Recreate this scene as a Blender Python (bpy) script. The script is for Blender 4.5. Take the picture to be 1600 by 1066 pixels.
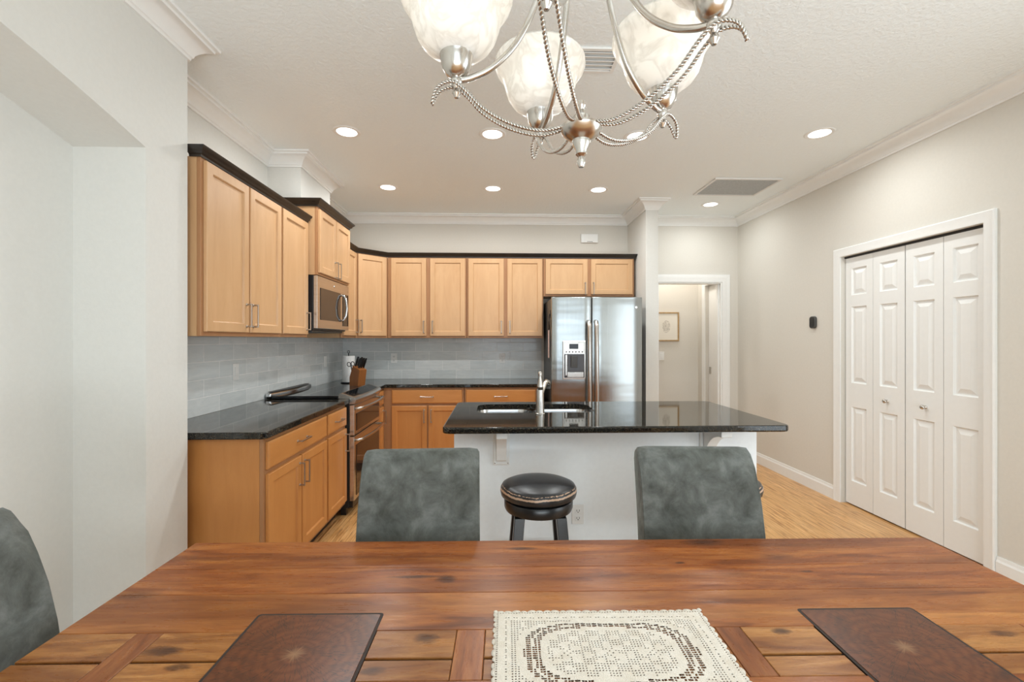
import bpy, bmesh, math, random
from mathutils import Vector, Matrix
random.seed(7)
PI = math.pi
S = bpy.context.scene
for o in list(bpy.data.objects): bpy.data.objects.remove(o)

# ---------------------------------------------------------------- camera
EYE = 1.376
YAW = math.atan(24/711)
cam_d = bpy.data.cameras.new('camera'); cam = bpy.data.objects.new('camera', cam_d)
S.collection.objects.link(cam); S.camera = cam
cam.location = (0, 0, EYE); cam.rotation_euler = (PI/2, 0, -YAW)
cam_d.sensor_width = 36; cam_d.lens = 711*36/1600
cam_d.shift_y = -2/1600; cam_d.clip_start = 0.02
# ---------------------------------------------------------------- world + light
W = bpy.data.worlds.new('world'); S.world = W; W.use_nodes = True
W.node_tree.nodes['Background'].inputs[0].default_value = (0.80, 0.90, 1.0, 1)
W.node_tree.nodes['Background'].inputs[1].default_value = 1.5
S.view_settings.view_transform = 'Standard'; S.view_settings.look = 'None'
S.view_settings.exposure = 0.0; S.view_settings.gamma = 1; S.view_settings.use_curve_mapping = False

def area(name, loc, rot, sx, sy, power, color, shape='RECTANGLE', spread=180):
    l = bpy.data.lights.new(name, 'AREA'); l.shape = shape; l.size = sx; l.size_y = sy
    l.energy = power; l.color = color; l.spread = math.radians(spread)
    o = bpy.data.objects.new(name, l); S.collection.objects.link(o)
    o.location = loc; o.rotation_euler = rot
    return o
# daylight through the glass door behind the camera and the tall dining window on the right, both out of frame; plus two added fills
area('daylight_rear', (0.9, -2.50, 1.25), (PI/2, 0, 0), 2.8, 2.1, 20, (0.82, 0.94, 1.0))
area('ceiling_uplight_fill', (0.7, -2.45, 0.35), (PI/2+1.05, 0, 0), 2.8, 0.5, 105, (0.84, 0.95, 1.0))  # unseen fill lamp added low down to throw light up at the ceiling
area('daylight_side', (2.88, 0.55, 1.22), (0, PI/2, 0), 1.9, 1.9, 29, (0.88, 0.96, 1.0))
area('hall_fill_light', (2.2, 5.85, 2.80), (0, 0, 0), 0.3, 0.3, 12, (1.0, 0.95, 0.88), 'DISK')  # unseen fill added to brighten the hall, no fixture modelled

# ---------------------------------------------------------------- materials
def mat(name):
    m = bpy.data.materials.new(name); m.use_nodes = True
    return m, m.node_tree, m.node_tree.nodes['Principled BSDF']
def setc(b, c, r=0.5, met=0.0, spec=None):
    b.inputs['Base Color'].default_value = (*c, 1); b.inputs['Roughness'].default_value = r
    b.inputs['Metallic'].default_value = met
    if spec is not None: b.inputs['Specular IOR Level'].default_value = spec
def coord(nt, scale=(1,1,1), kind='Object', rot=(0,0,0)):
    tc = nt.nodes.new('ShaderNodeTexCoord'); mp = nt.nodes.new('ShaderNodeMapping')
    mp.inputs['Scale'].default_value = scale; mp.inputs['Rotation'].default_value = rot
    nt.links.new(tc.outputs[kind], mp.inputs[0]); return mp.outputs[0]
def noise(nt, vec, scale, detail=4, rough=0.5, dist=0.0):
    n = nt.nodes.new('ShaderNodeTexNoise'); n.inputs['Scale'].default_value = scale
    n.inputs['Detail'].default_value = detail; n.inputs['Roughness'].default_value = rough
    n.inputs['Distortion'].default_value = dist
    nt.links.new(vec, n.inputs['Vector']); return n.outputs['Fac']
def ramp(nt, fac, stops):
    r = nt.nodes.new('ShaderNodeValToRGB'); e = r.color_ramp.elements
    while len(e) < len(stops): e.new(0.5)
    for i, (p, c) in enumerate(stops):
        e[i].position = p; e[i].color = (*c, 1) if len(c) == 3 else c
    nt.links.new(fac, r.inputs[0]); return r.outputs[0]
def mix(nt, a, b, fac, mode='MIX'):
    m = nt.nodes.new('ShaderNodeMix'); m.data_type = 'RGBA'; m.blend_type = mode
    for sock, v in ((m.inputs[6], a), (m.inputs[7], b)):
        if isinstance(v, tuple): sock.default_value = (*v, 1)
        else: nt.links.new(v, sock)
    if isinstance(fac, (int, float)): m.inputs[0].default_value = fac
    else: nt.links.new(fac, m.inputs[0])
    return m.outputs[2]
def mth(nt, op, a, b=None, c=None):
    m = nt.nodes.new('ShaderNodeMath'); m.operation = op
    for i, v in enumerate((a, b, c)):
        if v is None: continue
        if isinstance(v, (int, float)): m.inputs[i].default_value = v
        else: nt.links.new(v, m.inputs[i])
    return m.outputs[0]
def bump(nt, b, h, strength=0.2, dist=0.002):
    n = nt.nodes.new('ShaderNodeBump'); n.inputs['Strength'].default_value = strength
    n.inputs['Distance'].default_value = dist
    nt.links.new(h, n.inputs['Height']); nt.links.new(n.outputs[0], b.inputs['Normal'])
def sep(nt, vec):
    s = nt.nodes.new('ShaderNodeSeparateXYZ'); nt.links.new(vec, s.inputs[0]); return s.outputs
def plain(name, c, r=0.5, met=0.0, spec=None, nscale=0, namp=0.06, b=0.0):
    m, nt, bs = mat(name); setc(bs, c, r, met, spec)
    if nscale:
        v = coord(nt); n = noise(nt, v, nscale, 3)
        d = tuple(x*(1-namp) for x in c); l = tuple(min(1, x*(1+namp)) for x in c)
        nt.links.new(ramp(nt, n, [(0.3, d), (0.7, l)]), bs.inputs['Base Color'])
        if b: bump(nt, bs, noise(nt, v, nscale*2, 4), b, 0.002)
    return m
M = {}
M['wall'] = plain('painted_wall', (0.695, 0.662, 0.600), 0.75, nscale=60, namp=0.015, b=0.15)
M['wall_daylit'] = plain('painted_wall_daylight_tint', (0.715, 0.705, 0.665), 0.75, nscale=60, namp=0.015, b=0.15)  # same cream wall paint with the cool daylight mixed into its colour
M['white'] = plain('white_trim_paint', (0.86, 0.86, 0.84), 0.35, nscale=30, namp=0.01)
M['door'] = plain('white_door_paint', (0.85, 0.85, 0.83), 0.4, nscale=30, namp=0.01)
M['plastic'] = plain('white_plastic', (0.85, 0.85, 0.83), 0.3, nscale=30, namp=0.01)
M['island_paint'] = plain('island_white_paint', (0.90, 0.935, 0.95), 0.6, nscale=50, namp=0.015)
m, nt, b = mat('ceiling_texture'); setc(b, (0.90, 0.945, 0.95), 0.85)
v = coord(nt); n = noise(nt, v, 45, 5, 0.6); bump(nt, b, ramp(nt, n, [(0.42, (0,0,0)), (0.6, (1,1,1))]), 0.35, 0.004); M['ceiling'] = m
M['black'] = plain('black_plastic', (0.012, 0.012, 0.013), 0.35, nscale=20)
M['rubber'] = plain('dark_toe_kick', (0.03, 0.022, 0.018), 0.6, nscale=20)
M['espresso'] = plain('espresso_crown_wood', (0.022, 0.016, 0.012), 0.35, nscale=15, namp=0.2)
M['nickel'] = plain('brushed_nickel', (0.60, 0.57, 0.53), 0.24, 1.0, nscale=40)
M['pull'] = plain('satin_pull_metal', (0.42, 0.37, 0.32), 0.33, 1.0, nscale=40)
M['chrome'] = plain('polished_steel', (0.62, 0.62, 0.62), 0.16, 1.0, nscale=10, namp=0.02)
M['glass_black'] = plain('black_ceramic_glass', (0.008, 0.008, 0.009), 0.03, nscale=5)
M['oven_glass'] = plain('smoked_oven_glass', (0.035, 0.022, 0.016), 0.05, nscale=5)
M['paper'] = plain('paper', (0.88, 0.88, 0.87), 0.9, nscale=50, b=0.2)
M['blackwood'] = plain('black_stool_wood', (0.014, 0.013, 0.013), 0.3, nscale=20, namp=0.2)
M['gold'] = plain('gold_frame_wood', (0.42, 0.27, 0.12), 0.4, nscale=30, namp=0.15)
M['grey_grille'] = plain('grey_filter', (0.50, 0.50, 0.48), 0.8, nscale=80, namp=0.1)
M['vent'] = plain('vent_paint', (0.78, 0.77, 0.75), 0.5, nscale=30, namp=0.01)
M['pink'] = plain('pale_pink_cloth', (0.66, 0.47, 0.42), 0.8, nscale=60, namp=0.15)
M['charcoal'] = plain('charcoal_plastic', (0.06, 0.06, 0.058), 0.45, nscale=30)
M['darkleg'] = plain('dark_chair_leg_wood', (0.05, 0.025, 0.015), 0.35, nscale=20, namp=0.2)
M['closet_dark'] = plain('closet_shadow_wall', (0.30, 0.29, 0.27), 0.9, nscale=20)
m, nt, b = mat('stainless_steel'); setc(b, (0.60, 0.61, 0.61), 0.2, 1.0)
v = coord(nt, (1, 1, 1)); vv = coord(nt, (400, 400, 2))
n = noise(nt, vv, 1.0, 2); nt.links.new(ramp(nt, n, [(0.3, (0.37,0.39,0.39)), (0.7, (0.42,0.44,0.44))]), b.inputs['Base Color'])
r_ = ramp(nt, n, [(0.3, (0.20,)*3), (0.7, (0.24,)*3)]); nt.links.new(r_, b.inputs['Roughness'])
n2 = noise(nt, coord(nt, (0.8, 0.8, 5)), 1.0, 2); bump(nt, b, n2, 0.35, 0.02); M['steel'] = m
m, nt, b = mat('stainless_trim_steel'); setc(b, (0.62, 0.60, 0.57), 0.25, 1.0)
n = noise(nt, coord(nt, (2, 2, 300)), 1.0, 2); nt.links.new(ramp(nt, n, [(0.3, (0.52,0.49,0.46)), (0.7, (0.66,0.63,0.60))]), b.inputs['Base Color']); M['steel2'] = m
def maple(name, axis, dark, light):
    m, nt, b = mat(name); setc(b, light, 0.34, 0, 0.45)
    sc = {'z': (9, 9, 1.6), 'x': (1.6, 9, 9)}[axis]
    v = coord(nt, sc); n = noise(nt, v, 1.6, 6, 0.62, 0.6)
    n2 = noise(nt, coord(nt, tuple(s*6 for s in sc)), 1.0, 4, 0.7)
    n3 = noise(nt, coord(nt), 2.2, 2)
    c = ramp(nt, n, [(0.28, dark), (0.72, light)])
    c = mix(nt, c, tuple(x*0.86 for x in dark), mth(nt, 'MULTIPLY', ramp(nt, n2, [(0.5, (0,)*3), (0.75, (1,)*3)]), 0.22))
    c = mix(nt, c, tuple(x*0.93 for x in light), n3)
    nt.links.new(c, b.inputs['Base Color']); bump(nt, b, n2, 0.05, 0.001)
    return m
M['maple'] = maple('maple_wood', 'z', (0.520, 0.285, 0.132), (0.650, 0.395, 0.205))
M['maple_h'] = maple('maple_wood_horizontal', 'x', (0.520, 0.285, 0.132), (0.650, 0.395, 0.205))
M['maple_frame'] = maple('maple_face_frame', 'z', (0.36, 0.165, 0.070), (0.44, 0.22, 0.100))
M['maple_dark'] = maple('maple_wood_floor_bounce', 'z', (0.500, 0.195, 0.050), (0.62, 0.275, 0.083))  # same maple as the uppers, orange floor reflection put into the colour
M['maple_dark_h'] = maple('maple_wood_floor_bounce_horizontal', 'x', (0.500, 0.195, 0.050), (0.62, 0.275, 0.083))
# granite
m, nt, b = mat('black_granite'); setc(b, (0.01,)*3, 0.045)
v = coord(nt); vo = nt.nodes.new('ShaderNodeTexVoronoi'); vo.inputs['Scale'].default_value = 260; nt.links.new(v, vo.inputs['Vector'])
n = noise(nt, v, 190, 3, 0.7); n2 = noise(nt, v, 60, 2)
sp = ramp(nt, n, [(0.52, (0.006, 0.006, 0.006)), (0.60, (0.09, 0.075, 0.048)), (0.72, (0.26, 0.22, 0.15))])
nt.links.new(mix(nt, sp, (0.008, 0.009, 0.010), ramp(nt, n2, [(0.4, (0,)*3), (0.65, (0.8,)*3)])), b.inputs['Base Color']); M['granite'] = m
# floor
m, nt, b = mat('strand_bamboo_floor'); setc(b, (0.6, 0.35, 0.15), 0.28)
v = coord(nt); xyz = sep(nt, v)
pl = mth(nt, 'FLOOR', mth(nt, 'DIVIDE', xyz[0], 0.125))
wn = nt.nodes.new('ShaderNodeTexWhiteNoise'); wn.noise_dimensions = '1D'; nt.links.new(pl, wn.inputs['W'])
ln = mth(nt, 'FLOOR', mth(nt, 'DIVIDE', mth(nt, 'ADD', xyz[1], mth(nt, 'MULTIPLY', wn.outputs[0], 3.0)), 1.3))
wn2 = nt.nodes.new('ShaderNodeTexWhiteNoise'); wn2.noise_dimensions = '2D'
cb = nt.nodes.new('ShaderNodeCombineXYZ'); nt.links.new(pl, cb.inputs[0]); nt.links.new(ln, cb.inputs[1]); nt.links.new(cb.outputs[0], wn2.inputs['Vector'])
st = noise(nt, coord(nt, (75, 3.2, 1)), 1.0, 4, 0.6, 0.3); st2 = noise(nt, coord(nt, (120, 5, 1)), 1.0, 3, 0.6)
c = ramp(nt, st, [(0.34, (0.36, 0.145, 0.040)), (0.47, (0.66, 0.35, 0.125)), (0.66, (0.84, 0.52, 0.235))])
c = mix(nt, c, (0.24, 0.10, 0.035), ramp(nt, st2, [(0.57, (0,)*3), (0.63, (0.9,)*3)]))
c = mix(nt, c, (0.50, 0.26, 0.10), mth(nt, 'MULTIPLY', wn2.outputs[0], 0.35))
fr = mth(nt, 'FRACT', mth(nt, 'DIVIDE', xyz[0], 0.125)); gap = mth(nt, 'LESS_THAN', fr, 0.018)
c = mix(nt, c, (0.16, 0.07, 0.025), mth(nt, 'MULTIPLY', gap, 0.7))
nt.links.new(c, b.inputs['Base Color']); M['floor'] = m
# glazed tile
def tile(name, axis):
    m, nt, b = mat(name); setc(b, (0.6,)*3, 0.12)
    v = coord(nt); s = sep(nt, v); cb = nt.nodes.new('ShaderNodeCombineXYZ')
    nt.links.new(s[axis], cb.inputs[0]); nt.links.new(mth(nt, 'SUBTRACT', s[2], 0.914), cb.inputs[1])
    br = nt.nodes.new('ShaderNodeTexBrick'); nt.links.new(cb.outputs[0], br.inputs['Vector'])
    br.inputs['Scale'].default_value = 1.0; br.inputs['Brick Width'].default_value = 0.318; br.inputs['Row Height'].default_value = 0.108
    br.inputs['Mortar Size'].default_value = 0.0028; br.inputs['Mortar Smooth'].default_value = 0.3; br.inputs['Bias'].default_value = 0.0
    br.inputs['Color1'].default_value = (0.70, 0.74, 0.74, 1); br.inputs['Color2'].default_value = (0.83, 0.855, 0.85, 1)
    br.inputs['Mortar'].default_value = (0.97, 0.97, 0.96, 1)
    sc = [9, 9, 9]; sc[axis] = 5; sc[2] = 22
    n = noise(nt, coord(nt, tuple(sc)), 1.0, 5, 0.6, 1.2)
    c = mix(nt, br.outputs['Color'], ramp(nt, n, [(0.3, (0.80,0.82,0.83)), (0.7, (1.0,1.0,1.0))]), 0.75, 'MULTIPLY')
    nt.links.new(c, b.inputs['Base Color'])
    rr = mth(nt, 'ADD', mth(nt, 'MULTIPLY', br.outputs['Fac'], 0.5), 0.13); nt.links.new(rr, b.inputs['Roughness'])
    h = mth(nt, 'SUBTRACT', mth(nt, 'MULTIPLY', noise(nt, v, 16, 3), 1.2), mth(nt, 'MULTIPLY', br.outputs['Fac'], 0.8)); bump(nt, b, h, 0.35, 0.004)
    return m
M['tile_x'] = tile('glazed_tile_back', 0); M['tile_y'] = tile('glazed_tile_side', 1)
# dining table woods
def acacia(name, sc, dark, mid, light, rough=0.27, knots=True):
    m, nt, b = mat(name); setc(b, mid, rough, 0, 0.24)
    tc = coord(nt, sc); n = noise(nt, tc, 1.0, 7, 0.62, 1.0)
    n2 = noise(nt, coord(nt, tuple(s*5 for s in sc)), 1.0, 4, 0.7, 0.3)
    big = noise(nt, coord(nt, tuple(s*0.33 for s in sc)), 1.0, 3, 0.5, 0.5)
    c = ramp(nt, n, [(0.27, dark), (0.46, mid), (0.72, light)])
    c = mix(nt, c, tuple(x*0.55 for x in dark), mth(nt, 'MULTIPLY', ramp(nt, n2, [(0.5, (0,)*3), (0.72, (1,)*3)]), 0.35))
    c = mix(nt, c, dark, ramp(nt, big, [(0.46, (0,)*3), (0.68, (0.75,)*3)]))
    if knots:
        k = nt.nodes.new('ShaderNodeTexVoronoi'); k.inputs['Scale'].default_value = 1.0
        ks = tuple(2.6 if s < max(sc) else 6.5 for s in sc)
        nt.links.new(coord(nt, ks), k.inputs['Vector'])
        c = mix(nt, c, (0.055, 0.02, 0.010), ramp(nt, mth(nt, 'ADD', k.outputs['Distance'], mth(nt, 'MULTIPLY', mth(nt, 'SUBTRACT', n2, 0.5), 0.12)), [(0.04, (0.85,)*3), (0.20, (0,)*3)]))
        xy = sep(nt, coord(nt)); wob = mth(nt, 'MULTIPLY', mth(nt, 'SUBTRACT', noise(nt, coord(nt, (30, 60, 1)), 1.0, 4, 0.65, 0.5), 0.5), 1.6)
        for kx, ky, rx, ry in ((-.335,.278,.030,.022),(-.42,.290,.075,.010),(-.13,.445,.050,.012),(-.345,.045,.030,.020),(-.86,.015,.045,.018),(-.80,-.03,.03,.012),(-.43,-.045,.028,.014),(.30,.352,.016,.007),(.62,.300,.020,.006),(.86,.04,.035,.012),(.40,.055,.025,.012)):
            dd = mth(nt, 'ADD', mth(nt, 'ADD', mth(nt, 'POWER', mth(nt, 'DIVIDE', mth(nt, 'SUBTRACT', xy[0], kx), rx), 2.0), mth(nt, 'POWER', mth(nt, 'DIVIDE', mth(nt, 'SUBTRACT', xy[1], ky), ry), 2.0)), wob)
            c = mix(nt, c, (0.050, 0.016, 0.006), ramp(nt, dd, [(0.0, (0.85,)*3), (0.35, (0.6,)*3), (1.0, (0,)*3)]))
    nt.links.new(c, b.inputs['Base Color'])
    rr = ramp(nt, n2, [(0.3, (rough*0.9,)*3), (0.7, (rough*1.35,)*3)]); nt.links.new(rr, b.inputs['Roughness'])
    return m
M['tt_a'] = acacia('acacia_board_far', (3.0, 26, 8), (0.120, 0.028, 0.005), (0.310, 0.088, 0.018), (0.480, 0.175, 0.040))
M['tt_b'] = acacia('acacia_board_mid', (2.4, 19, 8), (0.135, 0.035, 0.007), (0.350, 0.112, 0.024), (0.520, 0.215, 0.056))
M['tt_c'] = acacia('acacia_board_pale', (5, 34, 8), (0.150, 0.045, 0.010), (0.350, 0.135, 0.034), (0.530, 0.250, 0.075))
M['tt_s'] = acacia('acacia_cross_strip', (34, 5, 8), (0.150, 0.042, 0.010), (0.320, 0.100, 0.026), (0.450, 0.175, 0.050), knots=False)
m, nt, b = mat('acacia_end_grain'); setc(b, (0.1, 0.04, 0.02), 0.28, 0, 0.35)
wv = nt.nodes.new('ShaderNodeTexWave'); wv.wave_type = 'RINGS'; wv.rings_direction = 'Z'; wv.inputs['Scale'].default_value = 17
wv.inputs['Distortion'].default_value = 9; wv.inputs['Detail'].default_value = 4; wv.inputs['Detail Scale'].default_value = 1.2
nt.links.new(coord(nt), wv.inputs['Vector'])
c = ramp(nt, wv.outputs['Fac'], [(0.0, (0.120, 0.030, 0.007)), (0.5, (0.145, 0.039, 0.010)), (1.0, (0.160, 0.046, 0.012))])
c = mix(nt, c, (0.05, 0.016, 0.008), ramp(nt, noise(nt, coord(nt, (9, 9, 9)), 1.0, 5, 0.6, 2.0), [(0.42, (0,)*3), (0.68, (0.8,)*3)]))
xy_ = sep(nt, coord(nt)); ang_ = mth(nt, 'ARCTAN2', xy_[1], xy_[0]); rd_ = mth(nt, 'SQRT', mth(nt, 'ADD', mth(nt, 'POWER', xy_[0], 2.0), mth(nt, 'POWER', xy_[1], 2.0)))
cbx = nt.nodes.new('ShaderNodeCombineXYZ'); nt.links.new(mth(nt, 'MULTIPLY', ang_, 5.0), cbx.inputs[0]); nt.links.new(mth(nt, 'MULTIPLY', rd_, 9.0), cbx.inputs[1])
crk = noise(nt, cbx.outputs[0], 1.6, 3, 0.6, 0.4)
c = mix(nt, c, (0.025, 0.009, 0.005), ramp(nt, mth(nt, 'ABSOLUTE', mth(nt, 'SUBTRACT', crk, 0.5)), [(0.0, (0.9,)*3), (0.018, (0,)*3)]))
c = mix(nt, c, (0.36, 0.20, 0.10), ramp(nt, mth(nt, 'ADD', rd_, mth(nt, 'MULTIPLY', mth(nt, 'SUBTRACT', crk, 0.5), 0.05)), [(0.0, (0.75,)*3), (0.022, (0,)*3)]))
nt.links.new(c, b.inputs['Base Color']); M['inlay'] = m
M['tt_gap'] = plain('dark_joint', (0.02, 0.009, 0.005), 0.6, nscale=20)
# suede
m, nt, b = mat('grey_green_suede'); setc(b, (0.1, 0.11, 0.1), 0.85, 0, 0.2)
v = coord(nt); n = noise(nt, v, 11, 8, 0.68, 0.35); n2 = noise(nt, v, 260, 2); n3 = noise(nt, v, 3.0, 3, 0.5, 0.5)
c = ramp(nt, n, [(0.3, (0.068, 0.070, 0.060)), (0.5, (0.132, 0.138, 0.126)), (0.68, (0.215, 0.222, 0.208))])
c = mix(nt, c, (0.110, 0.106, 0.080), ramp(nt, n3, [(0.5, (0,)*3), (0.75, (0.5,)*3)]))
nt.links.new(c, b.inputs['Base Color']); bump(nt, b, n2, 0.25, 0.001)
b.inputs['Sheen Weight'].default_value = 0.22; b.inputs['Sheen Roughness'].default_value = 0.4; b.inputs['Sheen Tint'].default_value = (0.75, 0.85, 0.85, 1)
M['suede'] = m
# worn leather (object origin at floor under the stool)
m, nt, b = mat('worn_black_leather'); setc(b, (0.02,)*3, 0.33)
v = coord(nt); s = sep(nt, v)
wob = noise(nt, coord(nt, (7, 7, 3)), 1.0, 4, 0.6); fine = noise(nt, v, 55, 4, 0.7, 1.0)
hh = mth(nt, 'ADD', s[2], mth(nt, 'MULTIPLY', mth(nt, 'SUBTRACT', wob, 0.5), 0.028))
d1 = mth(nt, 'ABSOLUTE', mth(nt, 'SUBTRACT', hh, 0.650)); d2 = mth(nt, 'ABSOLUTE', mth(nt, 'SUBTRACT', hh, 0.664))
w1 = mth(nt, 'LESS_THAN', d1, mth(nt, 'MULTIPLY', fine, 0.0095)); w2 = mth(nt, 'LESS_THAN', d2, mth(nt, 'MULTIPLY', mth(nt, 'SUBTRACT', fine, 0.44), 0.016))
wm = mth(nt, 'MAXIMUM', w1, w2)
nt.links.new(mix(nt, ramp(nt, noise(nt, v, 12, 3), [(0.3, (0.010, 0.010, 0.011)), (0.7, (0.03, 0.03, 0.032))]), (0.50, 0.33, 0.22), wm), b.inputs['Base Color'])
bump(nt, b, fine, 0.2, 0.001); M['leather'] = m
# crochet
m, nt, b = mat('cream_crochet_thread'); setc(b, (0.76, 0.71, 0.62), 0.9)
v = coord(nt); n = noise(nt, v, 420, 2); nt.links.new(ramp(nt, noise(nt, v, 30, 3), [(0.3, (0.76, 0.69, 0.585)), (0.7, (0.84, 0.785, 0.695))]), b.inputs['Base Color']); bump(nt, b, n, 0.7, 0.002); M['crochet'] = m
# alabaster lamp glass
m, nt, b = mat('alabaster_lamp_glass'); setc(b, (0.86, 0.85, 0.82), 0.25)
v = coord(nt); n = noise(nt, v, 13, 4, 0.55, 1.6)
vein = ramp(nt, n, [(0.38, (0.93, 0.915, 0.88)), (0.50, (0.80, 0.78, 0.74)), (0.58, (0.93, 0.915, 0.88))])
nt.links.new(vein, b.inputs['Base Color']); nt.links.new(vein, b.inputs['Emission Color']); b.inputs['Emission Strength'].default_value = 0.10
tr = nt.nodes.new('ShaderNodeBsdfTranslucent'); nt.links.new(vein, tr.inputs[0])
ms = nt.nodes.new('ShaderNodeMixShader'); ms.inputs[0].default_value = 0.35
nt.links.new(b.outputs[0], ms.inputs[1]); nt.links.new(tr.outputs[0], ms.inputs[2]); nt.links.new(ms.outputs[0], nt.nodes['Material Output'].inputs[0]); M['shade'] = m
def emis(name, c, s):
    m, nt, b = mat(name); setc(b, (0.9,)*3, 0.5); b.inputs['Emission Color'].default_value = (*c, 1); b.inputs['Emission Strength'].default_value = s
    return m
M['led'] = emis('downlight_lens', (1.0, 0.97, 0.92), 4.0)
M['bulb'] = emis('lamp_bulb', (1.0, 0.93, 0.82), 1.2)
M['lcd'] = emis('dim_display', (0.35, 0.45, 0.5), 0.12)
m, nt, b = mat('window_glass'); setc(b, (1, 1, 1), 0.0); b.inputs['Transmission Weight'].default_value = 1.0; b.inputs['IOR'].default_value = 1.02; M['glass'] = m
m, nt, b = mat('ink_sketch_print'); setc(b, (0.82, 0.79, 0.72), 0.8)
v = coord(nt, (1, 1, 1)); n = noise(nt, v, 38, 5, 0.7, 3.0); s = sep(nt, v)
rad = mth(nt, 'ADD', mth(nt, 'POWER', mth(nt, 'DIVIDE', s[0], 0.055), 2.0), mth(nt, 'POWER', mth(nt, 'DIVIDE', mth(nt, 'SUBTRACT', s[2], 1.555), 0.085), 2.0))
inside = mth(nt, 'LESS_THAN', rad, 1.0)
nt.links.new(mix(nt, (0.80, 0.76, 0.68), (0.30, 0.26, 0.22), mth(nt, 'MULTIPLY', inside, ramp(nt, n, [(0.47, (0,)*3), (0.58, (1,)*3)]))), b.inputs['Base Color']); M['print'] = m

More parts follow.
